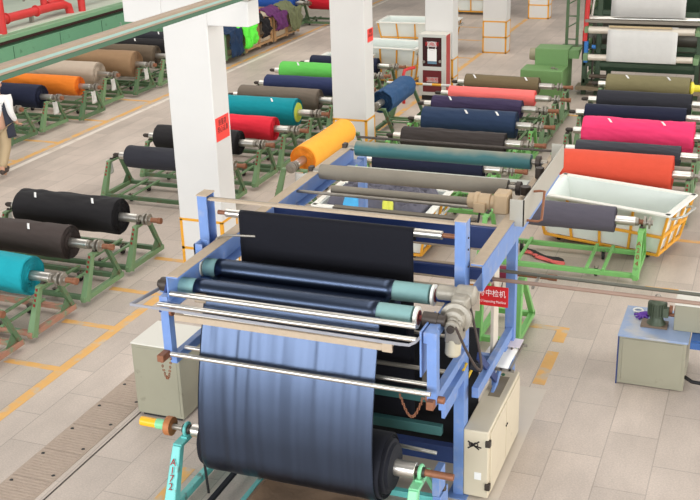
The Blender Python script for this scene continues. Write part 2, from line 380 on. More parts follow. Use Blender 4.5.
def end_frame(x, yb0, yt0, yt1, yb1, h, w, out, side):
    """A-shaped end: near post, cap, raking far leg; out = (post, leg, rail, cap)"""
    post = MB().bar((x, yb0, .06), (x, yt0, h), .09, .10, up=(0, 1, 0), w2=.055, h2=.07)
    leg = MB().bar((x, yb1, .08), (x, yt1, h), .05, .06, up=(0, 1, 0))
    leg.prism([(yb1 - .02, .1), (yb1 - .28, .12), (yb1 - .10, .30)], 'x', x - .006, x + .006)
    cap = MB().bar((x, yt0 - .03, h), (x, yt1 + .03, h), .075, .03)
    rail = MB().box(x - .03, x + .03, yb0 - .05, yb1 + .03, .06, .13)
    return post, leg, cap, rail
STANDN = [0]
def stand(label, cx, y, half, m=GREEN, h=.72, marks='R', base=None, rot=0, org=None, dist=(.16, -.04, .07, .78), bag=None, group='roll stands', railm=None, casters=True, code=None, mL=None, mpost=None):
    """wheeled stand; local origin below the shaft; local x along the shaft"""
    half = half * 1.15
    if rot == 0: y *= K; cx *= K; h = .60; dist = (.45, -.14, .20, .45) if code else (.37, -.10, .20, .47)
    t = thing('roll_stand', label, 'roll stand', (cx, y, 0) if org is None else org, rot, group)
    yb0, yt0, yt1, yb1 = -dist[0], dist[1] - .02, dist[2], dist[3]
    mL = mL or m
    for s in (-1, 1):
        x = half if s > 0 else -half * .9; mm = m if s > 0 else mL
        ps, lg, cp, rl = end_frame(x, yb0, yt0, yt1, yb1, h, .06, None, s)
        pst = ps.build('near_post', mm, t, local=True, bevel=.004)
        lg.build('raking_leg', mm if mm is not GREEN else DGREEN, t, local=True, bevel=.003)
        cp.build('bearing_seat', mm, t, local=True, bevel=.003)
        rl.build('side_rail', railm or mm, t, local=True, bevel=.004)
        # painted marks on the post, facing the walkway
        d = Vector((0, yt0 - yb0, h - .06)).normalized()
        if code is None and STANDN[0] < 60:
            g = MB()
            for k in range(4):
                zz = .40 + .055 * k; yy = yb0 + (yt0 - yb0) * (zz - .06) / (h - .06) - .052 + .012 * (zz - .06) / (h - .06)
                g.box(x - .014 + (k % 2) * .004, x + .012, yy - .003, yy + .004, zz, zz + .034)
            g.build('red_mark', REDINK, pst, local=True)
        if code and s > 0:
            for k, ch in enumerate('A204'):
                zz = .48 - k * .075; yy = yb0 + (yt0 - yb0) * (zz - .06) / (h - .06) - .056
                text('painted_code', ch, .085, REDINK, pst, frame3((x, yy, zz), (1, 0, 0), (0, .5, .87)), .002, local=True)
        # roller cradle
        g = MB()
        for q in (-1, 1): MB().cyl((x - .025, q * .042, h + .019), (x + .025, q * .042, h + .019), .022, 14).build('support_roller', DARK, t, local=True)
    for yy in (yb0 + .02, yb1 - .06):
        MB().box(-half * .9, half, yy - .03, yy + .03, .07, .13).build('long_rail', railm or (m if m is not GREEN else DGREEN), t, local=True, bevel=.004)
    for xx in (-.62, -.42, .42, .62):
        MB().box(half * xx - .022, half * xx + .022, yb0, yb1, .13, .155).build('cross_rail', m, t, local=True, bevel=.003)
    for xx in (-.52, .52):
        for yy in (yb0 + .14, yb1 - .16):
            g = MB(); g.cyl((half * xx - .016, yy, .05), (half * xx + .016, yy, .05), .05, 18)
            w = g.build('caster', BLACK, t, local=True)
            g = MB(); g.prism([(yy - .035, .13), (yy + .035, .13), (yy + .01, .045), (yy - .01, .045)], 'x', half * xx - .026, half * xx - .02); g.prism([(yy - .035, .13), (yy + .035, .13), (yy + .01, .045), (yy - .01, .045)], 'x', half * xx + .02, half * xx + .026)
            g.build('caster_fork', DULL, w, local=True)
    if bag:
        for s in bag:
            x = s * half + (.04 if s > 0 else -.04); g = MB()
            n = 8
            vs = []; fs = []
            for i in range(n + 1):
                for j in range(n + 1):
                    u = i / n; v_ = j / n
                    vs.append((x + .012 * math.sin(u * 5 + v_ * 3), .02 + u * .17, h - .02 - v_ * .26 - .02 * math.sin(u * PI)))
            for i in range(n):
                for j in range(n): fs.append((i * (n + 1) + j, (i + 1) * (n + 1) + j, (i + 1) * (n + 1) + j + 1, i * (n + 1) + j + 1))
            g.add(vs, fs); g.build('plastic_ticket_bag', CLEARBAG, t, local=True, solid=.005)
    return t

BLK = fab('black', (38, 36, 37)); BLK2 = fab('soft_black', (48, 48, 54)); BRN = fab('dark_brown', (72, 62, 58)); TEAL = fab('teal', (30, 158, 170))
DTEAL = fab('deep_teal', (16, 136, 146)); REDF = fab('red', (218, 44, 60)); TAUPE = fab('taupe', (112, 100, 88)); NAVY = fab('navy', (46, 54, 88))
GRN = fab('leaf_green', (96, 184, 82)); OLIVE = fab('olive_brown', (112, 98, 72)); SALM = fab('salmon', (246, 118, 112)); PURP = fab('dark_purple', (62, 52, 80))
SLATE = fab('slate_blue', (42, 58, 84)); DKBRN = fab('charcoal_brown', (62, 56, 54)); NAVYD = fab('very_dark_navy', (34, 38, 58)); CHAR = fab('charcoal', (66, 68, 74))
OLIVE2 = fab('olive_green', (124, 116, 84)); PINK = fab('hot_pink', (236, 62, 112)); CORAL = fab('coral_red', (218, 84, 62)); GREY = fab('grey_violet', (92, 88, 98))
AMBER = fab('amber', (255, 172, 58)); BLUD = fab('denim_blue', (44, 78, 116)); ORNG = fab('burnt_orange', (226, 124, 40)); BEI = fab('beige', (184, 168, 150)); CAML = fab('camel', (148, 118, 88)); GBRN = fab('grey_brown', (104, 90, 74)); ROYAL = fab('royal_blue', (44, 84, 164)); CRIM = fab('crimson', (190, 30, 44))

Z = .80
# column A / B : left of the pillars
A = [
 ('black cloth roll with drooping folds and two white paper strips at left', -9.40, -7.84, 11.52, .245, BLK, (.17, .75), .010, .010),
 ('dark brown cloth roll between the folded black roll and the teal roll', -9.45, -7.92, 10.50, .215, BRN, (.62,), .008, .004),
 ('bright teal cloth roll with a dark centre at the left edge', -9.30, -7.72, 9.44, .235, TEAL, (.2,), .010, .004),
 ('grey cloth roll in lower left corner, only its shaft end in view', -9.40, -7.95, 8.42, .15, TAUPE, (), .006, 0),
]
for lb, x0, x1, y, r, m, tg, wr, fo in A:
    roll(lb, x0, x1, y, Z, r, m, tg, wr=wr, fold=fo)
stand('sage green roll stand under the folded black roll at left', -8.64, 11.52, .97, bag=(-1,))
stand('sage green roll stand under the dark brown roll at left', -8.64, 10.50, .97, bag=())
stand('worn green stand with red-brown rails under the bright teal roll', -8.64, 9.44, .97, railm=REDRAIL)
stand('worn grey-green roll stand in the lower left corner', -8.64, 8.42, .97, railm=REDRAIL)
B = [
 ('smooth soft black cloth roll ending behind the nearest pillar, lower of two', -9.29, -7.86, 14.07, .175, BLK2, (), .005, 0),
 ('black cloth roll passing behind the nearest pillar beneath the red roll', -9.45, -7.93, 15.24, .20, BLK, (), .008, 0),
 ('red cloth roll sticking out right of the nearest pillar', -9.40, -7.75, 16.2, .205, REDF, (.3,), .01, 0),
 ('deep teal cloth roll with a yellow-green end above the red roll', -9.6, -7.83, 17.35, .245, DTEAL, (.2, .72), .006, 0),
 ('taupe grey-brown cloth roll behind the deep teal roll', -9.43, -7.81, 18.33, .205, TAUPE, (), .005, 0),
 ('navy cloth roll between the taupe roll and the leaf green roll', -9.39, -7.7, 19.4, .185, NAVY, (), .004, 0),
 ('leaf green cloth roll in the middle aisle row', -9.6, -7.8, 20.6, .20, GRN, (.2,), .004, 0),
 ('dark navy cloth roll behind the leaf green roll, mostly hidden by pillar', -9.3, -7.78, 21.5, .17, NAVYD, (.3,), .004, 0),
]
for i, (lb, x0, x1, y, r, m, tg, wr, fo) in enumerate(B):
    roll(lb, x0, x1, y, Z, r, m, tg, wr=wr, sleeve=mat('lime_core', (190, 200, 70), .6) if i == 3 else None)
    stand('sage green roll stand under the ' + ['soft black roll left of nearest pillar', 'black roll behind the nearest pillar', 'red roll', 'deep teal roll', 'taupe roll', 'navy roll in the middle aisle', 'leaf green roll', 'dark navy roll behind the green one'][i], -8.62, y, .97, bag=(-1,) if i == 0 else ())
# column C : right of second pillar
Cc = [
 ('dark navy cloth roll just behind the dusty rollers of the machine', -5.47, -3.78, 14.9, .15, NAVYD, (.3,), .006),
 ('charcoal brown cloth roll with white core behind the inspection machine', -5.49, -3.80, 16.32, .16, DKBRN, (), .012),
 ('thick slate blue cloth roll between the purple roll and charcoal brown roll', -5.49, -3.88, 17.45, .225, SLATE, (.45, .78), .008),
 ('dark purple cloth roll in front of the salmon roll', -5.66, -4.03, 18.55, .165, PURP, (.18,), .01),
 ('salmon pink cloth roll in front of the olive brown roll', -5.6, -3.98, 19.42, .15, SALM, (), .005),
 ('olive brown cloth roll near the green electrical box', -5.56, -4.12, 20.43, .165, OLIVE, (.1, .8), .004),
]
for i, (lb, x0, x1, y, r, m, tg, wr) in enumerate(Cc):
    roll(lb, x0, x1, y, Z, r, m, tg, wr=wr, ext=.66)
    stand('green roll stand under the ' + ['dark navy roll behind the machine rollers', 'charcoal brown roll', 'thick slate blue roll', 'dark purple roll', 'salmon pink roll', 'olive brown roll'][i], -4.72, y, .99, m=LGREEN if i in (0, 1, 2) else GREEN, bag=())
# column D : right
D = [
 ('coral red cloth roll behind the large white-lined basket', -2.70, -1.15, 15.35, .26, CORAL, (), .004),
 ('thin charcoal cloth roll between the coral roll and hot pink roll', -2.67, -1.13, 16.3, .15, CHAR, (), .01),
 ('wrinkled hot pink cloth roll with two white paper strips', -2.75, -1.02, 17.4, .245, PINK, (.22, .7), .014),
 ('dark navy cloth roll between hot pink roll and plain black roll', -2.92, -1.25, 18.6, .165, NAVYD, (), .004),
 ('plain black cloth roll in front of the olive green roll', -2.87, -1.24, 19.6, .185, BLK2, (), .004),
 ('olive green cloth roll with a yellow core beneath the white fabric machine', -2.90, -1.38, 20.9, .20, OLIVE2, (.22, .72), .004),
]
for i, (lb, x0, x1, y, r, m, tg, wr) in enumerate(D):
    tt = roll(lb, x0, x1, y, Z, r, m, tg, wr=wr, ext=.6)
    if i == 5:
        MB().lathe((.77, 0, 0), (2, 0, 0), [(0, .1), (.04, .13), (.06, .13), (.10, .07), (.3, .065)], 24).build('yellow_core', mat('yellow_plastic', (226, 210, 60), .4), tt, local=True)
    stand('green roll stand under the ' + ['coral red roll', 'thin charcoal roll', 'hot pink roll', 'dark navy roll on the right', 'plain black roll on the right', 'olive green roll'][i], -2.02, y, .98, m=GREEN, bag=())
roll('grey-violet cloth roll in front of the white-lined basket', -2.86, -1.64, 13.22, .78, .165, GREY, (), wr=.005, ext=.3, ext2=.2)
stand('bright green wheeled stand marked A204 carrying the grey-violet roll by basket', -2.34, 13.22, .93, m=LGREEN, h=.72, dist=(.14, -.04, .06, .82), code=1)
# column E : far left
Ee = [
 ('very dark navy cloth roll next to the person at far left', -15.1, -13.25, 17.25, .20, NAVYD, (), .006),
 ('burnt orange cloth roll at far left', -14.86, -13.05, 18.25, .175, ORNG, (), .008),
 ('beige cloth roll between the burnt orange roll and camel roll', -15.1, -13.33, 19.38, .22, BEI, (), .004),
 ('thick camel brown cloth roll at far left', -15.05, -13.1, 20.5, .255, CAML, (), .004),
 ('grey-brown cloth roll behind the camel roll', -14.88, -13.15, 21.45, .20, GBRN, (), .006),
 ('black cloth roll behind the grey-brown roll at far left', -14.94, -13.2, 22.35, .18, BLK, (.4,), .008),
 ('furthest black cloth roll of the far left row, under the overhead beam', -14.9, -13.2, 23.4, .16, BLK2, (.4,), .004),
 ('dark cloth roll at left edge hidden by the standing person', -14.9, -13.45, 16.25, .15, BLK2, (), .004),
 ('royal blue cloth roll at the top of the picture beyond the carts', -15.0, -13.2, 29.5, .22, ROYAL, (), .004),
 ('crimson cloth roll at the top beside the royal blue roll', -12.9, -11.9, 29.9, .2, CRIM, (), .008),
]
for i, (lb, x0, x1, y, r, m, tg, wr) in enumerate(Ee):
    roll(lb, x0, x1, y, Z, r * 1.12, m, tg, wr=wr, ext=.5, group='cloth rolls on floor stands')
    stand('green roll stand under the ' + ['very dark navy roll', 'burnt orange roll', 'beige roll', 'camel brown roll', 'grey-brown roll', 'black roll of the far left row', 'furthest black roll of the far left row', 'dark roll behind the person', 'royal blue roll', 'crimson roll'][i], (x0 + x1) / 2, y, .98 if i < 9 else .8, m=DGREEN if i % 2 else GREEN, bag=(1,) if i < 6 else ())
# rolls lying along the hall
roll('yellow-orange amber cloth roll pointing along the hall beside the machine', 0, 1.68, 0, .94, .205, AMBER, (.35, .75), rot=-PI / 2, origin=(-6.35, 15.02), wr=.003, ext=.42, ext2=.2)
stand('green A-frame roll stand under the amber roll with plastic bag', 0, 0, .99, h=.87, rot=-PI / 2, org=(-6.35, 15.02, 0), dist=(.40, -.16, .16, .40), bag=(1,))
roll('crumpled denim blue cloth roll pointing along the hall behind second pillar', 0, 1.4, 0, .8, .21, BLUD, (), rot=-PI / 2, origin=(-6.62, 19.15), wr=.02, ext=.42, ext2=.2)
stand('green A-frame roll stand under the denim blue roll', 0, 0, .8, h=.72, rot=-PI / 2, org=(-6.62, 19.15, 0), dist=(.38, -.12, .12, .38), bag=())

# ------------------------------------------------------------------ take-up roll in front and its stand
SATIN = mat('navy_satin_face', (70, 80, 99), .35, 1., bump=.0, var=.03, vscale=30, sheen=.0, aniso=.0)
NVY = fab('machine_navy', (21, 21, 28), rough=.8)
NVYE = fab('machine_navy_dark', (20, 21, 29), rough=.75)
FY, FZ, FR_ = 7.12, .68, .272
t = thing('fabric_roll', 'huge dark navy take-up roll in front of the inspection machine', 'fabric roll', (-3.31, FY, FZ))
CNT[0] += 1
g = roll_mesh(1.62, FR_, 91.3, .003, .004, k=40, rc=.08)
g.v = [(a - .86, b, c) for a, b, c in g.v]
g.build('fabric', NVYE, t, local=True, ang=50)
g = MB().lathe((.68, 0, 0), (2, 0, 0), [(0, .272), (.02, .270), (.03, .252), (.05, .25), (.06, .23), (.10, .225), (.105, .2), (.13, .19), (.135, .08)], 72)
g.build('uneven_selvedge', NVYE, t, local=True, ang=50)
MB().cyl((-1.04, 0, 0), (-.88, 0, 0), .06, 28).build('shaft', STEEL, t, local=True, bevel=.004)
MB().cyl((.78, 0, 0), (.99, 0, 0), .068, 28).build('shaft', STEEL, t, local=True, bevel=.006)
MB().cyl((.99, 0, 0), (1.3, 0, 0), .03, 16).build('journal', RUST, t, local=True)
MB().cyl((-1.42, 0, 0), (-1.03, 0, 0), .026, 16).build('journal', DULL, t, local=True)
g = MB().lathe((-1.30, 0, 0), (0, 0, 0), [(0, .045), (.001, .085), (.06, .085), (.061, .05)], 28)
g.build('brake_drum', mat('orange_brown_rust', (176, 112, 66), .6, .2, var=.2, vscale=14), t, local=True, bevel=.003)
for w in (0, 1.57, 3.14, 4.71):
    pass
MB().cyl((-1.40, 0, 0), (-1.29, 0, 0), .046, 24).build('sleeve', MINT, t, local=True)
MB().cyl((-1.56, 0, 0), (-1.40, 0, 0), .042, 24).build('yellow_handle', mat('bright_yellow', (240, 180, 30), .4), t, local=True, bevel=.006)

t = thing('roll_stand', 'turquoise and mint floor stand marked A172 under the huge navy roll', 'roll stand', (-3.36, 7.03, 0))
def fstand(x, m, leanf):
    g = MB().bar((x, 6.74, .05), (x, 6.97, .60), .11, .10, up=(0, 1, 0), w2=.08, h2=.07)
    p = g.build('near_post', m, t, bevel=.008)
    MB().bar((x, 6.95, .605), (x, 7.28, .605), .085, .035).build('bearing_seat', m, t, bevel=.006)
    g = MB().torus((x + .01, 7.12, .68), (1, 0, 0), .052, .016, 28, 10); g.box(x - .02, x + .04, 7.05, 7.19, .62, .64)
    g.build('bearing_clamp', m, t, bevel=.003)
    MB().cyl((x - .025, 7.12, .68), (x + .045, 7.12, .68), .042, 20).build('bearing', DARK, t)
    MB().bar((x, 7.26, .60), (x, 7.66, .1), .05, .05, up=(0, 1, 0)).build('raking_leg', m, t, bevel=.005)
    MB().box(x - .03, x + .03, 6.60, 7.72, .05, .12).build('side_rail', m, t, bevel=.005)
    return p
pL = fstand(-4.42, TURQ, 0); pR = fstand(-2.29, MINT, 0)
# writing runs down the near post
for k, ch in enumerate('A172'):
    zz = .49 - k * .064; yy = 6.74 + .23 * (zz - .05) / .55 - .052 - .004
    text('painted_code', ch, .085, REDINK, pL, frame3((-4.42, yy - .006 + k * .0, zz), (1, 0, 0), (0, .42, .9)), .002)
for y in (6.68, 7.64):
    MB().box(-4.42, -2.29, y - .03, y + .03, .05, .11).build('long_rail', TURQ if y > 7 else REDRAIL, t, bevel=.004)
for i, x in enumerate((-4.13, -3.86, -3.72, -2.75)):
    MB().box(x - .024, x + .024, 6.74, 7.74, .11, .14).build('cross_rail', TURQ if i else NVYE, t, bevel=.004)
for x in (-3.8, -2.8):
    for y in (6.9, 7.55):
        w = MB().cyl((x - .02, y, .05), (x + .02, y, .05), .05, 20).build('caster', mat('grey_caster', (140, 132, 120), .6), t)
MB().cyl((-4.30, 7.2, 0), (-4.32, 7.2, .40), .012, 8).build('levelling_screw', BLACK, t)
# canvas sling between the rails
g = MB(); n = 26; vs = []; fs = []
for i in range(n + 1):
    for j in range(13):
        u = i / n; w = j / 12; x = -3.74 + u * 1.02; y = 6.76 + w * .92
        z = .165 + .05 * math.sin(w * PI) * -1 * (1 if u > .1 else .2) + .10 + .02 * noise.noise(Vector((x * 5, y * 6, 1))) + (.03 * math.sin(u * 60) * max(0, 1 - u * 6))
        vs.append((x, y, z))
for i in range(n):
    for j in range(12): fs.append((i * 13 + j, (i + 1) * 13 + j, (i + 1) * 13 + j + 1, i * 13 + j + 1))
g.add(vs, fs)
tag(g.build('canvas_sling', CANVAS, solid=.004), 'brown canvas sling stretched over the rails below the huge navy roll', 'canvas')

# ------------------------------------------------------------------ inspection machine
T1Y, T1Z, T1R = 7.20, 2.00, .082
T2Y, T2Z, T2R = 7.58, 2.03, .08
MX = (-3.3, 9.3, 0)
M_ = thing('inspection_machine', 'blue framed fabric inspection machine with teal sleeved rollers in the centre', 'inspection machine', MX)
def mp(name, g, m, bevel=.004, par=None, **k): return g.build(name, m, par or M_, bevel=bevel, **k)
def channel(a, b, w, h, side=1, th=.012):
    """C section beam along y or x with flanges"""
    a = Vector(a); b = Vector(b); d = (b - a).normalized(); r = d.cross(Vector((0, 0, 1)))
    g = MB()
    g.bar(a + r * side * w / 2, b + r * side * w / 2, th, h)
    g.bar(a + Vector((0, 0, h / 2)), b + Vector((0, 0, h / 2)), w, th)
    g.bar(a - Vector((0, 0, h / 2)), b - Vector((0, 0, h / 2)), w, th)
    return g
XL, XR = -4.51, -2.18
for x, s in ((XL, 1), (XR, -1)):
    g = MB(); g.box(x - .045, x + .045, 7.87, 7.885, 0, 2.56)
    xo = x - .045 if s > 0 else x + .031
    g.box(xo, xo + .014, 7.885, 8.02, 0, 2.56)
    g.box(x - .045, x + .045, 8.005, 8.02, 0, 2.56)
    p = mp('front_post', g, BLUE, .002)
    mp('post_cap', MB().box(x - .05, x + .05, 7.865, 8.025, 2.56, 2.572), DUST, 0, p)
    mp('base_plate', MB().box(x - .09, x + .09, 7.80, 8.08, 0, .015), BLUE)
mp('bolt', MB().cyl((XR + .045, 7.95, 2.4), (XR + .053, 7.95, 2.4), .009, 8).cyl((XR + .045, 7.95, 2.3), (XR + .053, 7.95, 2.3), .009, 8).cyl((XR + .045, 7.95, 2.15), (XR + .053, 7.95, 2.15), .009, 8), DARK, 0)
mp('bracket_post', MB().box(-4.47, -4.455, 7.60, 7.72, 1.98, 2.22).box(-4.47, -4.39, 7.60, 7.612, 1.98, 2.22).box(-4.47, -4.39, 7.708, 7.72, 1.98, 2.22), BLUE, .001)
# long side beams
for x, sd, y0 in ((-4.33, -1, 6.98), (-2.06, 1, 7.95)):
    g = channel((x, y0, 2.06), (x, 11.2, 2.06), .10, .22, sd); b = mp('side_beam', g, BLUE, 0)
    mp('dusty_flange', MB().box(x - .052, x + .052, y0, 11.2, 2.177, 2.184), DUST, 0, b)
# rear and intermediate cross beams
for y, z, hh in ((8.88, 2.06, .2), (8.72, 1.77, .1)):
    g = channel((-4.28, y, z), (-2.11, y, z), .09, hh, 1); b = mp('cross_beam', g, NVYE if False else NAVYP, 0)
    mp('dusty_flange', MB().box(-4.28, -2.11, y + .0, y + .046, z + hh / 2 + .007, z + hh / 2 + .014), DUST, 0, b)
    mp('dusty_ledge', MB().box(-4.28, -2.11, y - .075, y - .045, z - hh / 2, z - hh / 2 + .01), DUST, 0, b)
mp('dusty_table', MB().box(-4.2, -2.2, 8.60, 8.615, 1.46, 1.68), mat('dusty_panel', (206, 190, 168), .8, var=.06, vscale=5), .002)
# top bar and chrome roller
mp('top_bar', MB().box(XL + .04, XR - .04, 7.90, 7.945, 2.515, 2.535), DUST, .002)
mp('top_bar', MB().box(XL + .04, XR - .04, 7.96, 7.975, 2.50, 2.53), DULL, .002)
r_ = mp('idler_roller', MB().cyl((-4.34, 7.99, 2.385), (-2.36, 7.99, 2.385), .036, 24), STEEL)
mp('roller_journal', MB().cyl((-4.42, 7.99, 2.385), (-4.34, 7.99, 2.385), .02, 12).cyl((-2.36, 7.99, 2.385), (-2.19, 7.99, 2.385), .02, 12), RUST, 0, r_)
# small crank rod behind left post
mp('rod', MB().tube([(-4.38, 7.8, 2.12), (-4.38, 7.85, 2.19), (-4.33, 7.9, 2.21), (-4.05, 7.95, 2.21)], .011), DULL, 0)
# rear dusty rollers
a = mp('rear_roller', MB().cyl((-4.27, 9.98, 2.18), (-2.28, 9.98, 2.18), .078, 32), GRDUST)
mp('roller_journal', MB().cyl((-4.36, 9.98, 2.18), (-4.27, 9.98, 2.18), .03, 14).cyl((-2.28, 9.98, 2.18), (-2.1, 9.98, 2.18), .03, 14), DULL, 0, a)
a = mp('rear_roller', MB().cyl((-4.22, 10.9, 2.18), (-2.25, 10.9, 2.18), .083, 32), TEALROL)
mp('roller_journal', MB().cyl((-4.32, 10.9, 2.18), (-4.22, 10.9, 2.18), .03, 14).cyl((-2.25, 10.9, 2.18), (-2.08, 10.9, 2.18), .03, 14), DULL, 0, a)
mp('roller_bearing', MB().box(-4.38, -4.33, 10.86, 10.94, 2.13, 2.23).box(-4.40, -4.35, 9.94, 10.02, 2.13, 2.23), DARK, .008)
mp('roller_bearing', MB().cyl((-2.2, 10.9, 2.18), (-2.15, 10.9, 2.18), .07, 18).cyl((-2.2, 9.98, 2.18), (-2.15, 9.98, 2.18), .07, 18), DARK, .004)
mp('thin_bar', MB().cyl((-4.3, 11.15, 2.24), (-2.05, 11.15, 2.24), .014, 10), DARK, 0)
mp('support_bar', MB().box(-4.25, -2.3, 10.35, 10.42, 2.03, 2.10), GRDUST, .004)
mp('support_bar', MB().cyl((-4.0, 9.62, 2.12), (-2.45, 9.62, 2.12), .045, 20), GRDUST, .0)
mp('drive_shaft', MB().cyl((-4.3, 9.42, 2.14), (-2.45, 9.42, 2.14), .016, 12), DULL, 0)
mp('support_bar', MB().box(-3.9, -2.45, 9.36, 9.44, 1.98, 2.03), GRDUST, .004)
mp('white_guide_plate', MB().box(-4.22, -2.2, 10.45, 10.62, 2.05, 2.065), mat('dirty_white_plate', (206, 208, 196), .5, var=.08, vscale=5), .002)
# motor on the right rear
m0 = mp('rear_motor', MB().lathe((-2.50, 9.28, 2.26), (0, 9.28, 2.26), [(0, .04), (.01, .07), (.07, .075), (.075, .085), (.11, .085), (.115, .075), (.22, .075), (.225, .06), (.3, .06)], 28), TANM)
mp('terminal_box', MB().box(-2.42, -2.31, 9.17, 9.24, 2.18, 2.27), TANM, .006, m0)
mp('gear_housing', MB().box(-2.24, -2.10, 9.19, 9.38, 2.17, 2.37), TANM, .02, m0)
mp('cable', MB().tube([(-2.36, 9.2, 2.2), (-2.36, 9.12, 2.1), (-2.33, 9.05, 2.02), (-2.27, 9.0, 1.98)], .01), BLACK, 0, m0)
# right hand folded guard
g = MB()
g.box(-2.05, -1.92, 9.05, 9.062, 2.13, 2.38)
g.box(-1.932, -1.92, 9.05, 10.95, 2.13, 2.38)
g.box(-2.05, -1.92, 10.938, 10.95, 2.13, 2.38)
gu = mp('sheet_guard', g, SHEETM, .001)
mp('guard_shelf', MB().box(-2.05, -1.935, 9.065, 10.93, 2.19, 2.20), DUST, 0, gu)
mp('guard_handle', MB().tube([(-1.92, 9.45, 2.34), (-1.86, 9.45, 2.35), (-1.82, 9.45, 2.35), (-1.79, 9.2, 2.16), (-1.82, 9.18, 2.15), (-1.92, 9.18, 2.15)], .012, 8), RUST, 0, gu)
mp('chain_cover_clutter', MB().cyl((-2.05, 9.7, 2.22), (-2.05, 9.7, 2.3), .05, 14).cyl((-2.04, 10.3, 2.2), (-2.04, 10.3, 2.31), .045, 14).bar((-2.0, 9.3, 2.25), (-2.0, 10.8, 2.25), .03, .02), DARK, .003, gu)
# rear legs, low rails, braces
for x in (-4.33, -2.06):
    for y in ((9.25, 11.35) if x < -3 else (9.25,)):
        mp('rear_leg', MB().box(x - .045, x + .045, y - .045, y + .045, 0, 1.95), BLUE)
    mp('low_rail', MB().box(x - .03, x + .03, 7.95, 9.3, .95, 1.05), BLUE)
    mp('low_rail', MB().box(x - .03, x + .03, 7.95, 9.42, .35, .43), BLUE)
mp('diagonal_brace', MB().bar((-2.06, 8.05, 1.30), (-2.06, 8.70, .75), .03, .07), NAVYP)
mp('diagonal_brace', MB().bar((-2.06, 8.1, .42), (-2.06, 9.3, 1.0), .03, .07), BLUE)
mp('upright_plate', MB().box(-2.13, -2.10, 8.74, 8.92, .7, 1.9), mat('pale_wood_board', (206, 196, 180), .7, var=.05), .002)
mp('cross_rail_low', MB().box(XL, XR, 7.92, 8.0, .28, .44), NAVYP)
mp('interior_shade_board', MB().box(-4.25, -2.15, 8.40, 8.43, .04, 1.38), mat('interior_shade_black', (26, 26, 30), .8), .002)  # added black sheet: shade and dark cloth inside the machine as flat colour
mp('cross_rail_low', MB().box(-4.4, -2.1, 8.6, 8.66, .95, 1.03), BLUE)
# front arms
for x, z0 in ((-4.42, 1.46), (-2.14, 1.40)):
    g = MB().box(x - .038, x + .038, 6.96, 7.04, z0, 2.0)
    mp('front_arm', g, BLUE, .001)
mp('front_arm', MB().box(-4.56, -4.50, 7.18, 7.28, 1.72, 2.0), BLUE)
mp('front_beam', MB().box(-2.21, -2.13, 6.975, 7.95, 1.90, 1.99), BLUE)
mp('arm_rail', MB().box(-2.18, -2.12, 7.0, 7.95, 1.36, 1.44), BLUE)
mp('arm_rail', MB().box(-2.19, -2.13, 7.3, 7.95, 1.16, 1.24), BLUE)
mp('arm_rail', MB().box(-4.43, -4.37, 7.0, 7.95, 1.38, 1.46), BLUE)
mp('corner_bracket', MB().prism([(7.45, 1.0), (7.9, 1.0), (7.9, 1.2), (7.75, 1.34), (7.45, 1.2)], 'x', -2.21, -2.18), BLUE)
mp('gusset_plate', MB().prism([(6.96, 1.62), (7.2, 1.62), (7.35, 1.85), (7.35, 2.0), (6.96, 2.0)], 'x', -2.235, -2.22), BLUE)
mp('left_bracket', MB().prism([(6.95, 1.86), (7.45, 1.92), (7.45, 2.1), (7.15, 2.12)], 'x', -4.47, -4.445), NAVYP)
# chrome bars in front
def cbar(z, y, x0=-4.36, x1=-2.22, r=.019, m=STEEL): return mp('guide_bar', MB().cyl((x0, y, z), (x1, y, z), r, 18), m, 0)
cbar(2.025, 6.99, r=.024, x1=-2.27); cbar(1.945, 6.93, x0=-4.45, x1=-2.25, r=.02); cbar(1.545, 6.86, x0=-4.33, x1=-2.12, r=.02); cbar(1.49, 7.10, x0=-4.34, x1=-2.2, r=.017)
u = mp('scale_strip', MB().box(-4.28, -2.42, 6.875, 6.885, 1.845, 1.895).box(-4.28, -2.42, 6.885, 6.94, 1.885, 1.895), DUST, .001)
mp('strip_edge', MB().cyl((-4.2, 6.90, 1.905), (-2.45, 6.90, 1.905), .009, 10), STEEL, 0, u)
mp('clip', MB().box(-2.50, -2.42, 6.865, 6.89, 1.84, 1.92), DUST, .003)
# guard loop
mp('guard_loop', MB().bar((-4.60, 7.22, 1.95), (-4.66, 6.84, 1.95), .012, .03).bar((-4.66, 6.845, 1.95), (-2.34, 6.845, 1.935), .012, .022).tube([(-2.36, 6.845, 1.935), (-2.28, 6.85, 1.935), (-2.25, 6.9, 1.94), (-2.20, 7.15, 1.96), (-2.2, 7.22, 1.97)], .012), mat('dusty_blue_flat_bar', (146, 146, 152), .6, var=.2, vscale=10), .001)
mp('loop_arm', MB().bar((-4.60, 7.22, 1.935), (-4.42, 7.22, 1.935), .02, .04), BLUE, .001)
# sleeved driven rollers
def sleeved(y, z, r, xa, xb):
    c = mp('driven_roller', MB().cyl((xa + .03, y, z), (xb - .03, y, z), r, 40), TEALCAP)
    for x in (xa, xb):
        mp('end_rim', MB().lathe((x - .015, y, z), (x + 1, y, z), [(0, r - .012), (.004, r + .006), (.026, r + .006), (.03, r - .012)], 40), RIM, 0, c)
        s = -1 if x == xa else 1
        mp('red_journal', MB().cyl((x, y, z), (x + s * .14, y, z), .022, 16).cyl((x + s * .015, y, z), (x + s * .02, y, z), r * .72, 24), mat('dark_red_steel', (120, 50, 46), .5, .3), 0, c)
    return c
sleeved(T1Y, T1Z, T1R, -4.45, -2.33)
sleeved(T2Y, T2Z, T2R, -4.38, -2.31)
mp('bearing_block', MB().cyl((-4.57, T1Y, T1Z), (-4.50, T1Y, T1Z), .06, 16).cyl((-4.60, T1Y, T1Z), (-4.57, T1Y, T1Z), .035, 12), DARK, .005)
mp('bearing_block', MB().cyl((-4.50, T2Y, T2Z), (-4.43, T2Y, T2Z), .055, 16), DARK, .005)
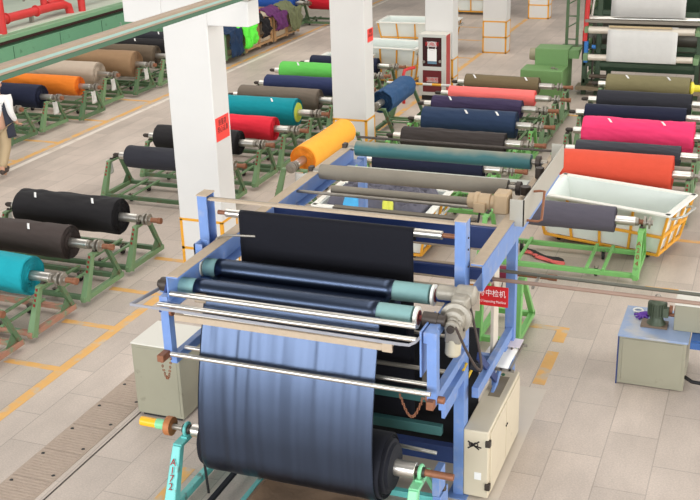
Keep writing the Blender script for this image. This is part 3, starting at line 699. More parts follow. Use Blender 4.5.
mp('bearing_block', MB().cyl((-4.44, 7.0, 1.86), (-4.36, 7.0, 1.86), .04, 14), RUST, .005)
mp('small_label_block', MB().box(-4.2, -4.1, 7.08, 7.12, 1.93, 2.0), DUST, .003)
# drive train on the right
x = -2.02
gm = mp('gear_motor', MB().lathe((-2.26, 7.50, 2.10), (0, 7.50, 2.10), [(0, .04), (.015, .062), (.13, .062), (.14, .055), (.16, .055), (.165, .075), (.19, .08), (.30, .08), (.32, .05)], 28), GREYM)
mp('gear_case', MB().box(-2.11, -1.97, 7.34, 7.50, 2.0, 2.14), GREYM, .03, gm)
mp('gear_flange', MB().lathe((-2.06, 7.36, 1.97), (-2.03, 6.36, 2.07), [(0, .12), (.01, .125), (.05, .125), (.06, .09), (.11, .08), (.115, .045), (.14, .04)], 32), GREYM, .003, gm)
mp('gear_body', MB().box(-2.12, -1.99, 7.22, 7.38, 1.80, 2.0).cyl((-2.055, 7.22, 1.95), (-2.055, 7.18, 1.95), .06, 20), GREYM, .015, gm)
mp('gear_hub', MB().cyl((-2.055, 7.19, 1.95), (-2.055, 7.15, 1.95), .03, 14), DARK, .003, gm)
mp('motor_body', MB().lathe((-2.06, 7.28, 1.84), (-2.09, 7.20, .84), [(0, .05), (.02, .062), (.14, .062), (.16, .045)], 24), mat('cream_motor', (196, 186, 160), .45, var=.1), .002, gm)
mp('coupling', MB().cyl((-2.28, T1Y, T1Z), (-2.16, T1Y, T1Z), .055, 18).cyl((-2.18, T1Y, T1Z), (-2.10, T1Y, T1Z), .045, 14), DARK, .004, gm)
mp('coupling', MB().cyl((-2.28, T2Y, T2Z), (-2.14, T2Y, T2Z), .05, 18), NAVYP, .004, gm)
pts = []
for k in range(17):
    w = k / 16; pts.append((-2.0 + .13 * math.sin(w * PI), 7.45 - .33 * w + .1 * math.sin(w * PI), 2.12 - .58 * math.sin(w * PI * .93) ** 1.0 + .0))
mp('power_cable', MB().tube(pts, .011, 8), mat('brown_cable', (62, 50, 44), .6), 0, gm)
for k, (yy, zz) in enumerate(((7.30, 1.9), (7.34, 2.0))):
    mp('bolt', MB().cyl((-1.99, yy, zz), (-1.98, yy, zz), .012, 8), DARK, 0, gm)
# lower right fittings
mp('teal_bar', MB().box(-4.2, -2.32, 7.9, 7.96, .86, .95), TEALBAR, .004)
mp('teal_bar', MB().box(-4.2, -2.32, 7.82, 7.88, .60, .69), TEALBAR, .004)
mp('thin_shaft', MB().cyl((-4.2, 8.1, 1.42), (-2.2, 8.1, 1.42), .016, 12), DULL, 0)
mp('thin_shaft', MB().cyl((-4.2, 7.8, 1.24), (-2.2, 7.8, 1.24), .02, 12), DULL, 0)
mp('thin_shaft', MB().cyl((-2.85, 7.55, .62), (-2.28, 7.55, .60), .017, 12), STEEL, 0)
mp('fitting', MB().box(-2.50, -2.40, 7.85, 7.93, 1.05, 1.22).box(-2.46, -2.42, 7.8, 7.86, 1.25, 1.55), mat('grey_fitting', (110, 102, 92), .5, .3), .004)
mp('rusty_clamp', MB().box(-2.17, -2.11, 6.9, 7.0, 1.38, 1.45).cyl((-2.2, 7.0, 1.43), (-2.05, 7.0, 1.43), .03, 12), RUST, .006)
mp('stub_post', MB().box(-2.22, -2.16, 7.22, 7.40, .40, .62), BLUE)
mp('stub_post', MB().box(-2.24, -2.17, 7.30, 7.52, .05, .34), BLUE)
mp('stub_bearing', MB().cyl((-2.24, 7.38, .36), (-2.16, 7.38, .40), .035, 14), DARK, .004)
mp('yellow_hose', MB().tube([(-2.35, 7.7, 1.2), (-2.25, 7.75, 1.1), (-2.16, 7.85, 1.2), (-2.12, 7.9, 1.3)], .012, 8).tube([(-2.3, 7.8, 1.15), (-2.2, 7.95, .95), (-2.15, 8.2, 1.1)], .012, 8), mat('yellow_hose', (222, 180, 40), .5), 0)
mp('black_knob', MB().cyl((-2.07, 7.86, 1.30), (-1.98, 7.84, 1.30), .035, 14), BLACK, .005)
for nm, cx, z0, dx, n_ in (('hanging_chain', -4.44, 1.50, .10, 15), ('hanging_chain', -2.36, 1.50, .18, 22)):
    g = MB()
    for k in range(n_):
        w = k / (n_ - 1); px = cx + dx * w; zz = z0 - (.19 if dx < .15 else .17) * math.sin(PI * w) - .0
        g.torus((px, 6.86, zz), (0 if k % 2 else 1, 1 if k % 2 else 0, .3), .010, .0035, 10, 6)
    mp(nm, g, RUST, 0)
mp('chain_hook', MB().box(-4.46, -4.40, 6.84, 6.96, 1.46, 1.52), RUST, .005)
# pipes to the right
pp = thing('conduit_pipes', 'two thin horizontal pipes running right from the machine across the aisle', 'pipe', (-1.3, 8.85, 0))
MB().cyl((-2.25, 8.98, 1.715), (.6, 8.92, 1.715), .016, 12).build('pipe', mat('dark_green_pipe', (96, 96, 84), .5, .2), pp)
MB().cyl((-2.25, 8.72, 1.735), (.6, 8.70, 1.735), .018, 12).build('pipe', mat('rusty_pipe', (150, 124, 108), .6, .1, var=.15, vscale=9), pp)
for xx in (-2.2, -1.75):
    MB().box(xx - .012, xx + .012, 8.70, 8.99, 1.69, 1.705).build('pipe_hanger', DULL, pp)
# sign hanging from the pipe
sg = thing('machine_sign', 'red sign with white Chinese and English lettering hanging on the inspection machine', 'sign', (-2.03, 8.66, 1.5))
MB().box(-2.30, -1.955, 8.655, 8.665, 1.50, 1.69).build('plate', REDS, sg, bevel=.001)
MB().box(-2.31, -2.245, 8.648, 8.656, 1.62, 1.69).build('orange_corner_sticker', mat('orange_sticker', (214, 140, 40), .5), sg)
F_ = lambda x, z: frame3((x, 8.652, z), (1, 0, 0), (0, 0, 1))
text('chinese_lettering', '3号中检机', .072, mat('white_ink', (250, 240, 235), .6), sg, F_(-2.115, 1.622), .001, ws=.86)
text('english_lettering', 'NO.3 Inspecting Machine', .034, MATS['white_ink'], sg, F_(-2.11, 1.545), .001, ws=.78)
for xx in (-2.2, -2.02):
    MB().cyl((xx, 8.67, 1.66), (xx, 8.70, 1.72), .005, 6).build('hook', DARK, sg)
# ------------------------------------------------------------------ cloth web running through the machine
W0, W1 = -4.20, -2.60
wb = thing('cloth_web', 'navy cloth hanging through the machine and down to the huge roll', 'cloth', (-3.4, 7.5, 1.0))
def sheet(name, path, x0, x1, m, wav=0., nx=60, seed=0, th=.003, x0b=None, x1b=None):
    vs = []; fs = []; npt = len(path); acc = [0]
    for k in range(1, npt): acc.append(acc[-1] + (Vector(path[k]) - Vector(path[k - 1])).length)
    for k, (y, z) in enumerate(path):
        s = acc[k] / acc[-1]
        xa = x0 + ((x0b if x0b is not None else x0) - x0) * s; xb = x1 + ((x1b if x1b is not None else x1) - x1) * s
        for i in range(nx + 1):
            u = i / nx; x = xa + (xb - xa) * u
            d = wav * (noise.noise(Vector((x * 9 + seed, s * 1.6, seed))) + .6 * noise.noise(Vector((x * 22 + seed, s * 1.2, 3)))) * min(1, math.sin(PI * min(1, max(0, s))) * 2.)
            vs.append((x, y + d, z))
    for k in range(npt - 1):
        for i in range(nx):
            a = k * (nx + 1) + i; fs.append((a, a + 1, a + nx + 2, a + nx + 1))
    return MB().add(vs, fs).build(name, m, wb, solid=th)
# tall rear panel over the chrome roller
pth = [(8.03, 2.30), (8.03, 2.385)] + [(7.99 + .04 * math.cos(w), 2.385 + .04 * math.sin(w)) for w in (.5, 1, 1.57, 2.1, 2.6, 3.14)] + [(7.95, z) for z in (2.3, 2.1, 1.9, 1.7, 1.4, 1.1, .8, .55)]
sheet('tall_rear_panel', pth, W0, W1, NVY, .0035, 30, 2)
# over the two rollers
def arc(cy, cz, r, a0, a1, n=16): return [(cy + r * math.cos(a0 + (a1 - a0) * k / n), cz + r * math.sin(a0 + (a1 - a0) * k / n)) for k in range(n + 1)]
p2 = [(7.93, 1.5), (7.80, 1.75)] + arc(T2Y, T2Z, T2R + .006, -.5, 2.4) + [(T1Y + .1, 2.03)]
p2 = [(7.90, 1.45), (7.76, 1.8)] + arc(T2Y, T2Z, T2R + .006, -.6, 3.6) + arc(T1Y, T1Z, T1R + .006, -.3, PI)
sheet('wrap_over_rollers', p2, W0 - .03, W1 - .04, SATIN, 0, 20, 5)
ctl = [(T1Y - T1R - .006, T1Z), (7.04, 1.80), (6.975, 1.60), (6.922, 1.42), (6.880, 1.25), (6.848, 1.08), (FY - FR_ - .018, .90), (FY - FR_ - .018, .68)]
fr = []
for k in range(len(ctl) - 1):
    p_ = [ctl[max(0, k - 1)], ctl[k], ctl[k + 1], ctl[min(len(ctl) - 1, k + 2)]]
    for q in range(5):
        w = q / 5
        fr.append(tuple(.5 * ((2 * p_[1][a]) + (-p_[0][a] + p_[2][a]) * w + (2 * p_[0][a] - 5 * p_[1][a] + 4 * p_[2][a] - p_[3][a]) * w * w + (-p_[0][a] + 3 * p_[1][a] - 3 * p_[2][a] + p_[3][a]) * w ** 3) for a in (0, 1)))
fr2 = [(FY + (FR_ + .018) * math.cos(w), FZ + (FR_ + .018) * math.sin(w)) for w in [PI + .02 + .12 * k for k in range(0, 14)]]
sheet('front_sheet', fr + fr2, W0 + .08, W1 - .0, SATIN, .010, 110, 9, x0b=-4.12, x1b=-2.58)

# ------------------------------------------------------------------ cabinets by the machine
OX = -.045
c = thing('electrical_cabinet', 'low cream electrical cabinet with black scribble at the foot of right machine post', 'cabinet', (-1.98, 8.4, 0))
MB().box(-2.09, -1.87, 7.87, 9.05, .02, .68).build('body', CREAM, c, bevel=.01)
MB().box(-1.872, -1.858, 7.93, 8.48, .05, .65).build('door', CREAM, c, bevel=.003)
MB().box(-1.872, -1.858, 8.50, 9.02, .05, .65).build('door', CREAM, c, bevel=.003)
for z in (.14, .57): MB().box(-1.895, -1.85, 7.85, 7.90, z - .03, z + .03).build('hinge', DARK, c, bevel=.004)
g = MB()
for a_, b_ in (((-2.05, .50), (-1.95, .58)), ((-2.05, .57), (-1.95, .50)), ((-2.03, .54), (-1.93, .52))): g.bar((a_[0], 7.866, a_[1]), (b_[0], 7.866, b_[1]), .003, .012, up=(0, 0, 1))
g.torus((-2.02, 7.866, .54), (0, 1, 0), .018, .005, 12, 6).torus((-1.98, 7.866, .545), (0, 1, 0), .018, .005, 12, 6); g.build('black_scribble', INK, c)
MB().box(-1.99, -1.93, 7.864, 7.87, .20, .27).build('small_white_label', PAPER, c)
MB().box(-2.04, -1.93, 8.5, 8.9, .68, .683).build('dark_grille', mat('dark_top_stain', (130, 118, 98), .7, var=.2), c)
MB().cyl((-2.0, 8.93, .68), (-2.0, 8.93, .69), .018, 12).build('button', mat('green_button', (30, 90, 60), .4), c)
for y in (8.47, 8.51): MB().cyl((-1.858, y, .42), (-1.85, y, .42), .01, 10).build('keyhole', BLACK, c)
c.location.x += OX
c = thing('metal_cabinet', 'pale metal box cabinet standing left of the machine with hanging chain above', 'cabinet', (-5.35, 8.5, 0))
MB().box(-5.65, -5.12, 8.23, 8.76, .03, .80).build('body', OLIVEW, c, bevel=.006)
MB().box(-5.655, -5.115, 8.225, 8.765, .80, .815).build('top', WTOP, c, bevel=.004)
MB().box(-5.62, -5.15, 8.225, 8.23, .06, .77).build('front_panel', OLIVEW, c, bevel=.002)
MB().box(-5.6, -5.16, 8.25, 8.74, 0, .03).build('plinth', BLACK, c)
# papers on a rack
c = thing('paper_rack', 'small slatted rack fixed beside the machine below the red sign', 'rack', (-1.93, 8.95, .88))
for k in range(4): MB().box(-2.18 + k * .08, -2.16 + k * .08, 8.68, 9.25, .86, .875).build('slat', DULL, c)
MB().box(-2.21, -1.89, 8.68, 8.70, .85, .875).box(-2.21, -1.89, 9.23, 9.25, .85, .875).build('rack_edge', DULL, c)
MB().box(-2.1, -2.07, 8.7, 8.73, .4, .86).box(-2.1, -2.07, 9.2, 9.23, .4, .86).build('rack_leg', BLUE, c)
g = MB(); vs = []; fs = []
for i in range(9):
    for j in range(5): vs.append((-2.22 + j * .068, 8.70 + i * .055, .882 + .012 * math.sin(i * .5) + .008 * math.sin(j * 1.3)))
for i in range(8):
    for j in range(4): fs.append((i * 5 + j, i * 5 + j + 1, (i + 1) * 5 + j + 1, (i + 1) * 5 + j))
tag(g.add(vs, fs).build('paper_sheets', PAPER, solid=.006), 'white paper sheets lying on the rack below the red sign', 'paper')
tag(MB().box(-2.15, -1.93, 9.08, 9.27, .905, .91).build('paper_sheets', mat('pinkish_paper', (240, 226, 226), .7)), 'upper paper sheet with pinkish edge at the back of the rack', 'paper')
# feed roll and stand inside the machine rear
t = thing('roll_stand', 'bright green stand with red marks seen behind the red sign', 'roll stand', (-2.8, 11.0, 0))
for x in (-2.34, -2.78):
    a = MB().bar((x, 10.80, .06), (x, 10.96, .76), .09, .10, up=(0, 1, 0), w2=.06, h2=.08).build('near_post', LGREEN, t, bevel=.004)
    MB().bar((x, 11.66, .08), (x, 11.1, .76), .06, .05, up=(0, 1, 0)).build('raking_leg', LGREEN, t, bevel=.004)
    MB().bar((x, 10.92, .77), (x, 11.12, .77), .08, .04).build('bearing_seat', LGREEN, t, bevel=.004)
    MB().box(x - .03, x + .03, 10.75, 11.7, .05, .12).build('side_rail', LGREEN, t, bevel=.004)
    g = MB()
    for k in range(4): g.box(x - .016, x + .016, 10.795 + .228 * (.28 + k * .09) / 1 - .03, 10.80 + .228 * (.28 + k * .09) - .03, .30 + k * .09, .35 + k * .09)
    g.build('red_mark', REDINK, a)
MB().box(-2.78, -2.34, 10.8, 10.86, .06, .12).build('long_rail', LGREEN, t); MB().box(-2.78, -2.34, 11.6, 11.66, .06, .12).build('long_rail', LGREEN, t)
MB().cyl((-2.34, 10.7, 0), (-2.34, 10.7, .2), .015, 8).build('levelling_screw', BLACK, t)
t = thing('fabric_roll', 'dark red core tube with brown shaft behind the machine red sign', 'fabric roll', (-3.2, 11.02, .84))
MB().cyl((-2.72, 11.02, .84), (-2.42, 11.02, .84), .07, 24).build('core_tube', mat('maroon_cloth', (130, 34, 62), .7), t)
MB().cyl((-2.85, 11.02, .84), (-2.05, 11.02, .84), .03, 14).cyl((-2.05, 11.02, .84), (-1.95, 11.02, .84), .035, 14).build('shaft', RUST, t)

# ------------------------------------------------------------------ control table at right
c = thing('control_table', 'grey-green machine cabinet with blue top at the right edge', 'cabinet', (-.8, 10.8, 0))
MB().box(-1.17, -.50, 10.38, 11.1, .01, .55).build('body', OLIVEW, c, bevel=.005)
MB().box(-1.185, -.485, 10.36, 11.12, .55, .575).build('blue_top', mat('worn_blue_top', (140, 158, 188), .45, var=.1, vscale=4, stain=(178, 176, 172), sthr=.56, sscale=3), c, bevel=.003)
MB().box(-1.182, -1.168, 10.37, 10.39, 0, .56).build('corner_post', NAVYP, c, bevel=.002)
MB().box(-1.13, -.53, 10.372, 10.38, .06, .53).build('front_panel', OLIVEW, c, bevel=.002)
MB().box(-.47, .5, 10.4, 10.44, .49, .56).box(-.47, .5, 10.44, 11.1, .50, .57).build('blue_side_beam', mat('mid_blue_paint', (52, 92, 150), .45), c, bevel=.002)
MB().tube([(-.5, 10.5, .12), (-.42, 10.45, .10), (-.3, 10.4, .12), (.2, 10.4, .1)], .02, 8).build('black_hose', BLACK, c)
c = thing('electric_motor', 'olive green finned electric motor standing on the blue table top', 'motor', (-.85, 10.75, .575))
MB().box(-.99, -.72, 10.60, 10.78, .575, .60).build('foot_plate', mat('brown_plate', (112, 94, 76), .6), c, bevel=.004)
g = MB().lathe((-.84, 10.70, .60), (-.84, 10.70, 2), [(0, .10), (.04, .07), (.08, .065), (.09, .085), (.24, .085), (.25, .07), (.28, .05)], 28)
g.build('motor_body', MOTG, c, bevel=.002)
g = MB()
for k in range(22):
    w = 2 * PI * k / 22; g.bar((-.84 + .085 * math.cos(w), 10.70 + .085 * math.sin(w), .70), (-.84 + .085 * math.cos(w), 10.70 + .085 * math.sin(w), .83), .008, .026, up=(math.cos(w), math.sin(w), 0))
g.build('cooling_fins', MOTG, c)
MB().box(-.78, -.72, 10.62, 10.7, .70, .80).build('terminal_box', MOTG, c, bevel=.005)
MB().torus((-.84, 10.70, .90), (0, 1, 0), .025, .007, 16, 8).build('lifting_eye', DULL, c)
MB().cyl((-.76, 10.72, .70), (-.64, 10.72, .70), .02, 12).cyl((-.72, 10.72, .76), (-.69, 10.72, .76), .045, 14).build('output_shaft', RUST, c)
c = thing('gear_case', 'grey rectangular gear case right of the olive motor on the blue table', 'cabinet', (-.3, 10.8, .575))
MB().box(-.66, .35, 10.62, 11.0, .575, .86).build('body', OLIVEW, c, bevel=.006)
MB().box(-.665, .355, 10.615, 11.005, .86, .875).build('lid', WTOP, c, bevel=.004)
MB().cyl((-.67, 10.72, .76), (-.66, 10.72, .76), .04, 16).build('rust_plug', RUST, c)
g = MB().torus((-1.06, 11.0, .585), (0, 0, 1), .048, .010, 28, 8)
tag(g.build('tape_roll', RIM), 'white ring of tape lying on the blue table corner', 'tape')
g = MB(); PG = mat('purple_glove', (96, 52, 150), .7, bump=.2)
for a_, b_ in (((-1.03, 10.88), (-.98, 10.90)),):
    pass
g.lathe((-1.04, 10.84, .593), (-.93, 10.93, .593), [(0, .02), (.03, .036), (.10, .034), (.14, .02)], 14)
for k, (dx, dy) in enumerate(((-.05, -.06), (-.02, -.085), (.015, -.08), (.05, -.05), (-.075, .0))):
    g.tube([(-1.0, 10.87, .59), (-1.0 + dx * .7, 10.87 + dy * .7, .598), (-1.0 + dx * 1.2, 10.87 + dy * 1.2, .588)], .012, 8)
g.tube([(-.95, 10.92, .59), (-.9, 10.9, .6), (-.86, 10.93, .59), (-.88, 10.97, .592)], .018, 8)
o = g.build('glove', PG); o.modifiers.new('r', 'REMESH').voxel_size = .006; tag(o, 'crumpled purple glove on the blue table beside the motor', 'glove')

# ------------------------------------------------------------------ baskets
LINER = mat('white_plastic_liner', (222, 228, 222), .4, var=.04, vscale=5)
def basket(label, cx, cy, w, d, h, rot, nv=5, group='wheeled laundry baskets', taper=.86, liner=True, fm=YEL, base_z=.10, handle=True):
    t = thing('wheeled_basket', label, 'basket', (cx, cy, 0), rot, group)
    r = .017; g = MB()
    def pt(u, v, s):   # u,v in -1..1, s height 0..1
        k = taper + (1 - taper) * s
        return Vector((u * w / 2 * k, v * d / 2 * k, base_z + (h - base_z) * s))
    for s in (0, .45):
        c4 = [pt(-1, -1, s), pt(1, -1, s), pt(1, 1, s), pt(-1, 1, s)]
        for i in range(4): g.bar(c4[i], c4[(i + 1) % 4], .035, .035)
    for i in range(nv + 1):
        u = -1 + 2 * i / nv
        for v in (-1, 1): g.bar(pt(u, v, 0), pt(u, v, .96), .032, .032, up=(0, 1, 0))
    for i in range(1, 3):
        v = -1 + 2 * i / 3
        for u in (-1, 1): g.bar(pt(u, v, 0), pt(u, v, .96), .032, .032, up=(1, 0, 0))
    g.build('frame', fm, t, local=True, bevel=.004)
    if liner:
        g = MB(); n = []
        def ring(k_, s, ins): return [pt(a, b, s) + Vector((-a * ins, -b * ins, 0)) for a, b in ((-1, -1), (1, -1), (1, 1), (-1, 1))]
        R = [ring(1, .03, .03), ring(1, 1, .02), ring(1, 1, .06), ring(1, .08, .07)]
        vs = [p for rr in R for p in rr]; fs = [(0, 1, 2, 3), (12, 13, 14, 15)]
        for k in range(3):
            for i in range(4): fs.append((k * 4 + i, k * 4 + (i + 1) % 4, (k + 1) * 4 + (i + 1) % 4, (k + 1) * 4 + i))
        g.add(vs, fs).build('liner', LINER, t, local=True, smooth=False)
        g = MB(); c4 = ring(1, 1, .0)
        for i in range(4): g.bar(c4[i] + (c4[i] - c4[(i + 1) % 4]).normalized() * .03, c4[(i + 1) % 4] + (c4[(i + 1) % 4] - c4[i]).normalized() * .03, .085, .03)
        g.build('rim', RIM, t, local=True, bevel=.006)
    if handle:
        a = pt(1, -.6, .8); b = pt(1, .6, .8)
        MB().tube([a, a + Vector((.07, .0, .03)), a + Vector((.15, .1, .05)), b + Vector((.15, -.1, .05)), b + Vector((.07, 0, .03)), b], .016, 10).build('push_handle', mat('galvanised_tube', (190, 190, 184), .35, .6), t, local=True)
    for u in (-.8, .8):
        for v in (-.7, .7):
            p = pt(u, v, 0)
            MB().cyl((p.x - .015, p.y, .045), (p.x + .015, p.y, .045), .045, 16).box(p.x - .02, p.x + .02, p.y - .02, p.y + .02, .05, base_z).build('caster', BLACK, t, local=True)
    return t
basket('large empty white-lined basket with yellow frame in front of coral roll', -1.84, 14.54, 1.90, .98, .70, -.25, 4)
basket('basket full of grey crumpled cloth under the rear of the inspection machine', -4.85, 13.5, 1.62, 1.1, .70, 0, 5)
basket('empty white-lined basket left of the red instrument cabinet, nearer of two', -8.3, 23.7, 1.7, 1.0, .85, -.1, 4)
basket('empty white basket beyond the nearer one, left of the third pillar', -8.7, 27.3, 2.0, 1.0, .80, .05, 4)
basket('distant yellow-framed basket with blue cloth at the top of picture', -8.9, 33.6, 1.9, 1.0, .95, 0, 4, handle=False)
basket('small white basket behind the dark navy roll left of second pillar', -9.0, 22.75, 1.1, .6, .72, .0, 3, handle=False)
def heap(name, label, m, cx, cy, w, d, z, amp, rot=0, seed=0, nx=46, ny=30, cat='cloth heap', fr=4., drop=0.):
    vs = []; fs = []; cr, sr = math.cos(rot), math.sin(rot)
    for j in range(ny + 1):
        for i in range(nx + 1):
            u = i / nx * 2 - 1; v = j / ny * 2 - 1; x = u * w / 2; y = v * d / 2
            e = max(0, (1 - u ** 14)) * max(0, (1 - v ** 14))
            q = 1 - abs(noise.noise(Vector((x * fr + seed, y * fr, seed)))) * 2
            q2 = 1 - abs(noise.noise(Vector((x * fr * 2.3, y * fr * 2.3 + seed, 2)))) * 2
            zz = z + e * (amp * (q * .7 + q2 * .3) + amp * .5) - (1 - e) * .25
            vs.append((cx + x * cr - y * sr, cy + x * sr + y * cr, zz))
    n = (nx + 1) * (ny + 1)
    for j in range(ny):
        for i in range(nx): a = j * (nx + 1) + i; fs.append((a, a + 1, a + nx + 2, a + nx + 1))
    b = [i for i in range(nx + 1)] + [j * (nx + 1) + nx for j in range(1, ny + 1)] + [ny * (nx + 1) + i for i in range(nx - 1, -1, -1)] + [j * (nx + 1) for j in range(ny - 1, 0, -1)]
    fs.append(tuple(b[::-1]))
    return tag(MB().add(vs, fs).build(name, m, ang=60), label, cat)
heap('cloth_heap', 'grey crumpled cloth filling the basket behind the navy panel', fab('ash_grey', (96, 94, 104), .8), -4.85, 13.5, 1.5, .98, .70, .10, 0, 3, 80, 56, fr=6.5)
heap('cloth_heap', 'small sky blue cloth on the near side of grey cloth basket', fab('sky_blue', (80, 170, 220), .7), -5.1, 13.03, .34, .08, .77, .06, .06, 8, 20, 10, fr=9)
heap('cloth_heap', 'small yellow cloth beside the sky blue cloth in the basket', fab('lemon', (214, 216, 90), .7), -4.62, 13.04, .16, .08, .77, .06, .06, 11, 16, 10, fr=9)
heap('cloth_heap', 'blue cloth piled in the most distant basket', fab('violet_blue', (70, 70, 130), .8), -8.9, 33.6, 1.5, .7, .9, .25, 0, 13, 24, 16)
# cloth carts on the far aisle
def cart(label, cx, cy, w, d, h, m=WOOD):
    t = thing('cloth_cart', label, 'cart', (cx, cy, 0), 0, 'open carts along the far aisle')
    g = MB()
    for x in (-w / 2, w / 2):
        for y in (-d / 2, 0, d / 2): g.box(x - .03, x + .03, y - .03, y + .03, .08, h)
    for z in (.15, h * .5, h):
        g.box(-w / 2, w / 2, -d / 2 - .025, -d / 2 + .025, z - .03, z + .03); g.box(-w / 2, w / 2, d / 2 - .025, d / 2 + .025, z - .03, z + .03)
        g.box(-w / 2 - .025, -w / 2 + .025, -d / 2, d / 2, z - .03, z + .03); g.box(w / 2 - .025, w / 2 + .025, -d / 2, d / 2, z - .03, z + .03)
    g.build('frame', m, t, local=True, bevel=.004)
    MB().box(-w / 2 + .03, w / 2 - .03, -d / 2 + .03, d / 2 - .03, .12, h - .06).build('side_panels', mat('pale_crate_board', (206, 190, 164), .7, var=.1), t, local=True)
    for x in (-w / 2 + .1, w / 2 - .1):
        for y in (-d / 2 + .1, d / 2 - .1): MB().cyl((x - .02, y, .05), (x + .02, y, .05), .05, 14).build('caster', DULL, t, local=True)
def drape(label, m, cx, y0, y1, top, bottom, seed, inner=.5):
    """cloth pulled over the aisle side of a cart"""
    ny = 26; vs = []; fs = []; path = []
    for k in range(6): path.append((cx - inner + inner * k / 5, top + .10 * math.sin(k * .9)))
    for k in range(1, 12): w = k / 11; path.append((cx + .06 + .10 * math.sin(w * 2.4), top + .02 - (top - bottom) * w))
    for k, (x, z) in enumerate(path):
        for i in range(ny + 1):
            u = i / ny; n_ = noise.noise(Vector((u * 7 + seed, k * .22, seed))); n2 = noise.noise(Vector((u * 15, k * .6, seed)))
            shr = .12 * max(0, k - 5) / 11
            y = y0 + (y1 - y0) * (u * (1 - shr * 2) + shr) + .03 * n2
            vs.append((x + .11 * n_ + .05 * n2, y, z + .05 * n2 + (.10 * abs(u - .4) if k == len(path) - 1 else 0)))
    for k in range(len(path) - 1):
        for i in range(ny): a = k * (ny + 1) + i; fs.append((a, a + 1, a + ny + 2, a + ny + 1))
    tag(MB().add(vs, fs).build('draped_cloth', m, solid=.02, ang=70), label, 'draped cloth', 'cloths draped over the aisle carts')
cart('green framed cart under dark blue cloth, nearest cart of far aisle', -13.75, 25.05, 1.5, 1.0, .72, GREEN)
cart('wooden cart between lime green cloth and black cloth on far aisle', -13.65, 26.4, 1.4, 1.6, .72)
cart('wooden cart under the purple and olive cloths on far aisle', -13.6, 28.1, 1.4, 1.6, .72)
drape('dark blue crumpled cloth hanging over the nearest aisle cart', fab('ink_blue', (36, 56, 84), .85, bump=.5), -12.97, 24.5, 25.25, .85, .12, 1)
drape('lime green cloth hanging over the aisle cart beside dark blue cloth', fab('lime', (104, 238, 76), .8), -12.97, 25.25, 26.1, .87, .2, 4)
drape('black cloth hanging over the wooden cart on the far aisle', fab('cloth_black', (34, 32, 34), .85), -12.92, 26.3, 26.8, .86, .3, 6, .25)
drape('purple cloth piled over the far aisle cart', fab('plum', (100, 52, 100), .85, bump=.5), -12.90, 27.1, 27.9, .88, .35, 9)
drape('olive cloth trailing over the far aisle cart behind the purple cloth', fab('khaki', (112, 116, 84), .85, bump=.5), -12.85, 27.9, 28.8, .88, .2, 12)
heap('cloth_heap', 'red cloth heap on top of the wooden aisle cart', fab('brick_red', (200, 60, 50), .85), -13.7, 26.9, 1.0, .8, .75, .2, 0, 15, 22, 16)
# black and pink strip of cloth on the floor
vs = []; fs = []
for k in range(12):
    w = k / 11
    for j in range(3): vs.append((-2.96 + .62 * w + .05 * math.sin(w * 9), 13.86 - .34 * w - .09 + j * .09 + .02 * math.sin(w * 14 + j), .008 + .012 * abs(math.sin(w * 11 + j))))
for k in range(11):
    for j in range(2): fs.append((k * 3 + j, k * 3 + j + 1, (k + 1) * 3 + j + 1, (k + 1) * 3 + j))
t = thing('cloth_scrap', 'black cloth scrap with salmon edge lying on floor behind the machine', 'cloth scrap', (-2.7, 13.7, 0))
MB().add(vs, fs).build('cloth', BLK, t, solid=.006)
MB().add([(x + .03, y - .05 if i % 3 == 0 else y - .02, z + .004) for i, (x, y, z) in enumerate(vs) if i % 3 < 2], [(k * 2, k * 2 + 1, k * 2 + 3, k * 2 + 2) for k in range(11)]).build('salmon_edge', SALM, t, solid=.004)
tag(MB().cyl((-7.03, 11.62, 0), (-7.03, 11.62, .012), .022, 12).build('bottle_cap', REDL), 'tiny red cap lying on the floor left of the nearest pillar', 'cap')

# ------------------------------------------------------------------ instrument cabinet by the third pillar
c = thing('instrument_cabinet', 'tall white framed cabinet with dark red glass panels before the third pillar', 'cabinet', (-6.8, 22.15, 0))
x0, x1, y0, y1 = -7.03, -6.43, 21.96, 22.36
MB().box(x0, x1, y0 + .03, y1, .12, 1.42).build('body', WTOP, c, bevel=.008)
MB().box(x0 + .09, x1 - .09, y0, y0 + .03, .12, .19).box(x0 + .09, x1 - .09, y0, y0 + .03, 1.36, 1.42).box(x0 + .09, x1 - .09, y0, y0 + .03, .66, .74).box(x0, x0 + .09, y0, y0 + .03, .12, 1.42).box(x1 - .09, x1, y0, y0 + .03, .12, 1.42).build('door_frame', mat('pale_grey_frame', (196, 196, 188), .4), c)
MB().box(x0 + .09, x1 - .09, y0 + .012, y0 + .02, .19, .66).build('lower_panel', MAROON, c)
MB().box(x0 + .09, x1 - .09, y0 + .012, y0 + .02, .74, 1.36).build('upper_panel', mat('dark_glass', (62, 34, 36), .15), c)
MB().box(x0 + .18, x1 - .17, y0 + .004, y0 + .012, .40, .51).build('nameplate', mat('silver_plate', (190, 182, 178), .4), c)
MB().box(x0 + .19, x1 - .20, y0 + .004, y0 + .012, 1.16, 1.27).build('nameplate', MATS['silver_plate'], c)
text('lettering', '配电柜', .09, REDS, c, frame3(((x0 + x1) / 2, y0 + .002, .455), (1, 0, 0), (0, 0, 1)), .001, ws=1.1)
text('lettering', '配电柜', .09, REDS, c, frame3(((x0 + x1) / 2, y0 + .002, 1.215), (1, 0, 0), (0, 0, 1)), .001, ws=1.1)
MB().box(x0 + .2, x1 - .2, y0 - .002, y0 + .006, .86, 1.12).build('hanging_note', PAPER, c)
MB().box(x0 + .2, x1 - .2, y0 + .002, y0 + .012, .80, .86).build('meter_strip', mat('blue_grey_meter', (96, 130, 150), .4), c)
MB().torus(((x0 + x1) / 2, y0 - .004, 1.18), (0, 1, .0), .09, .008, 20, 6).build('note_cord', WHITE, c)
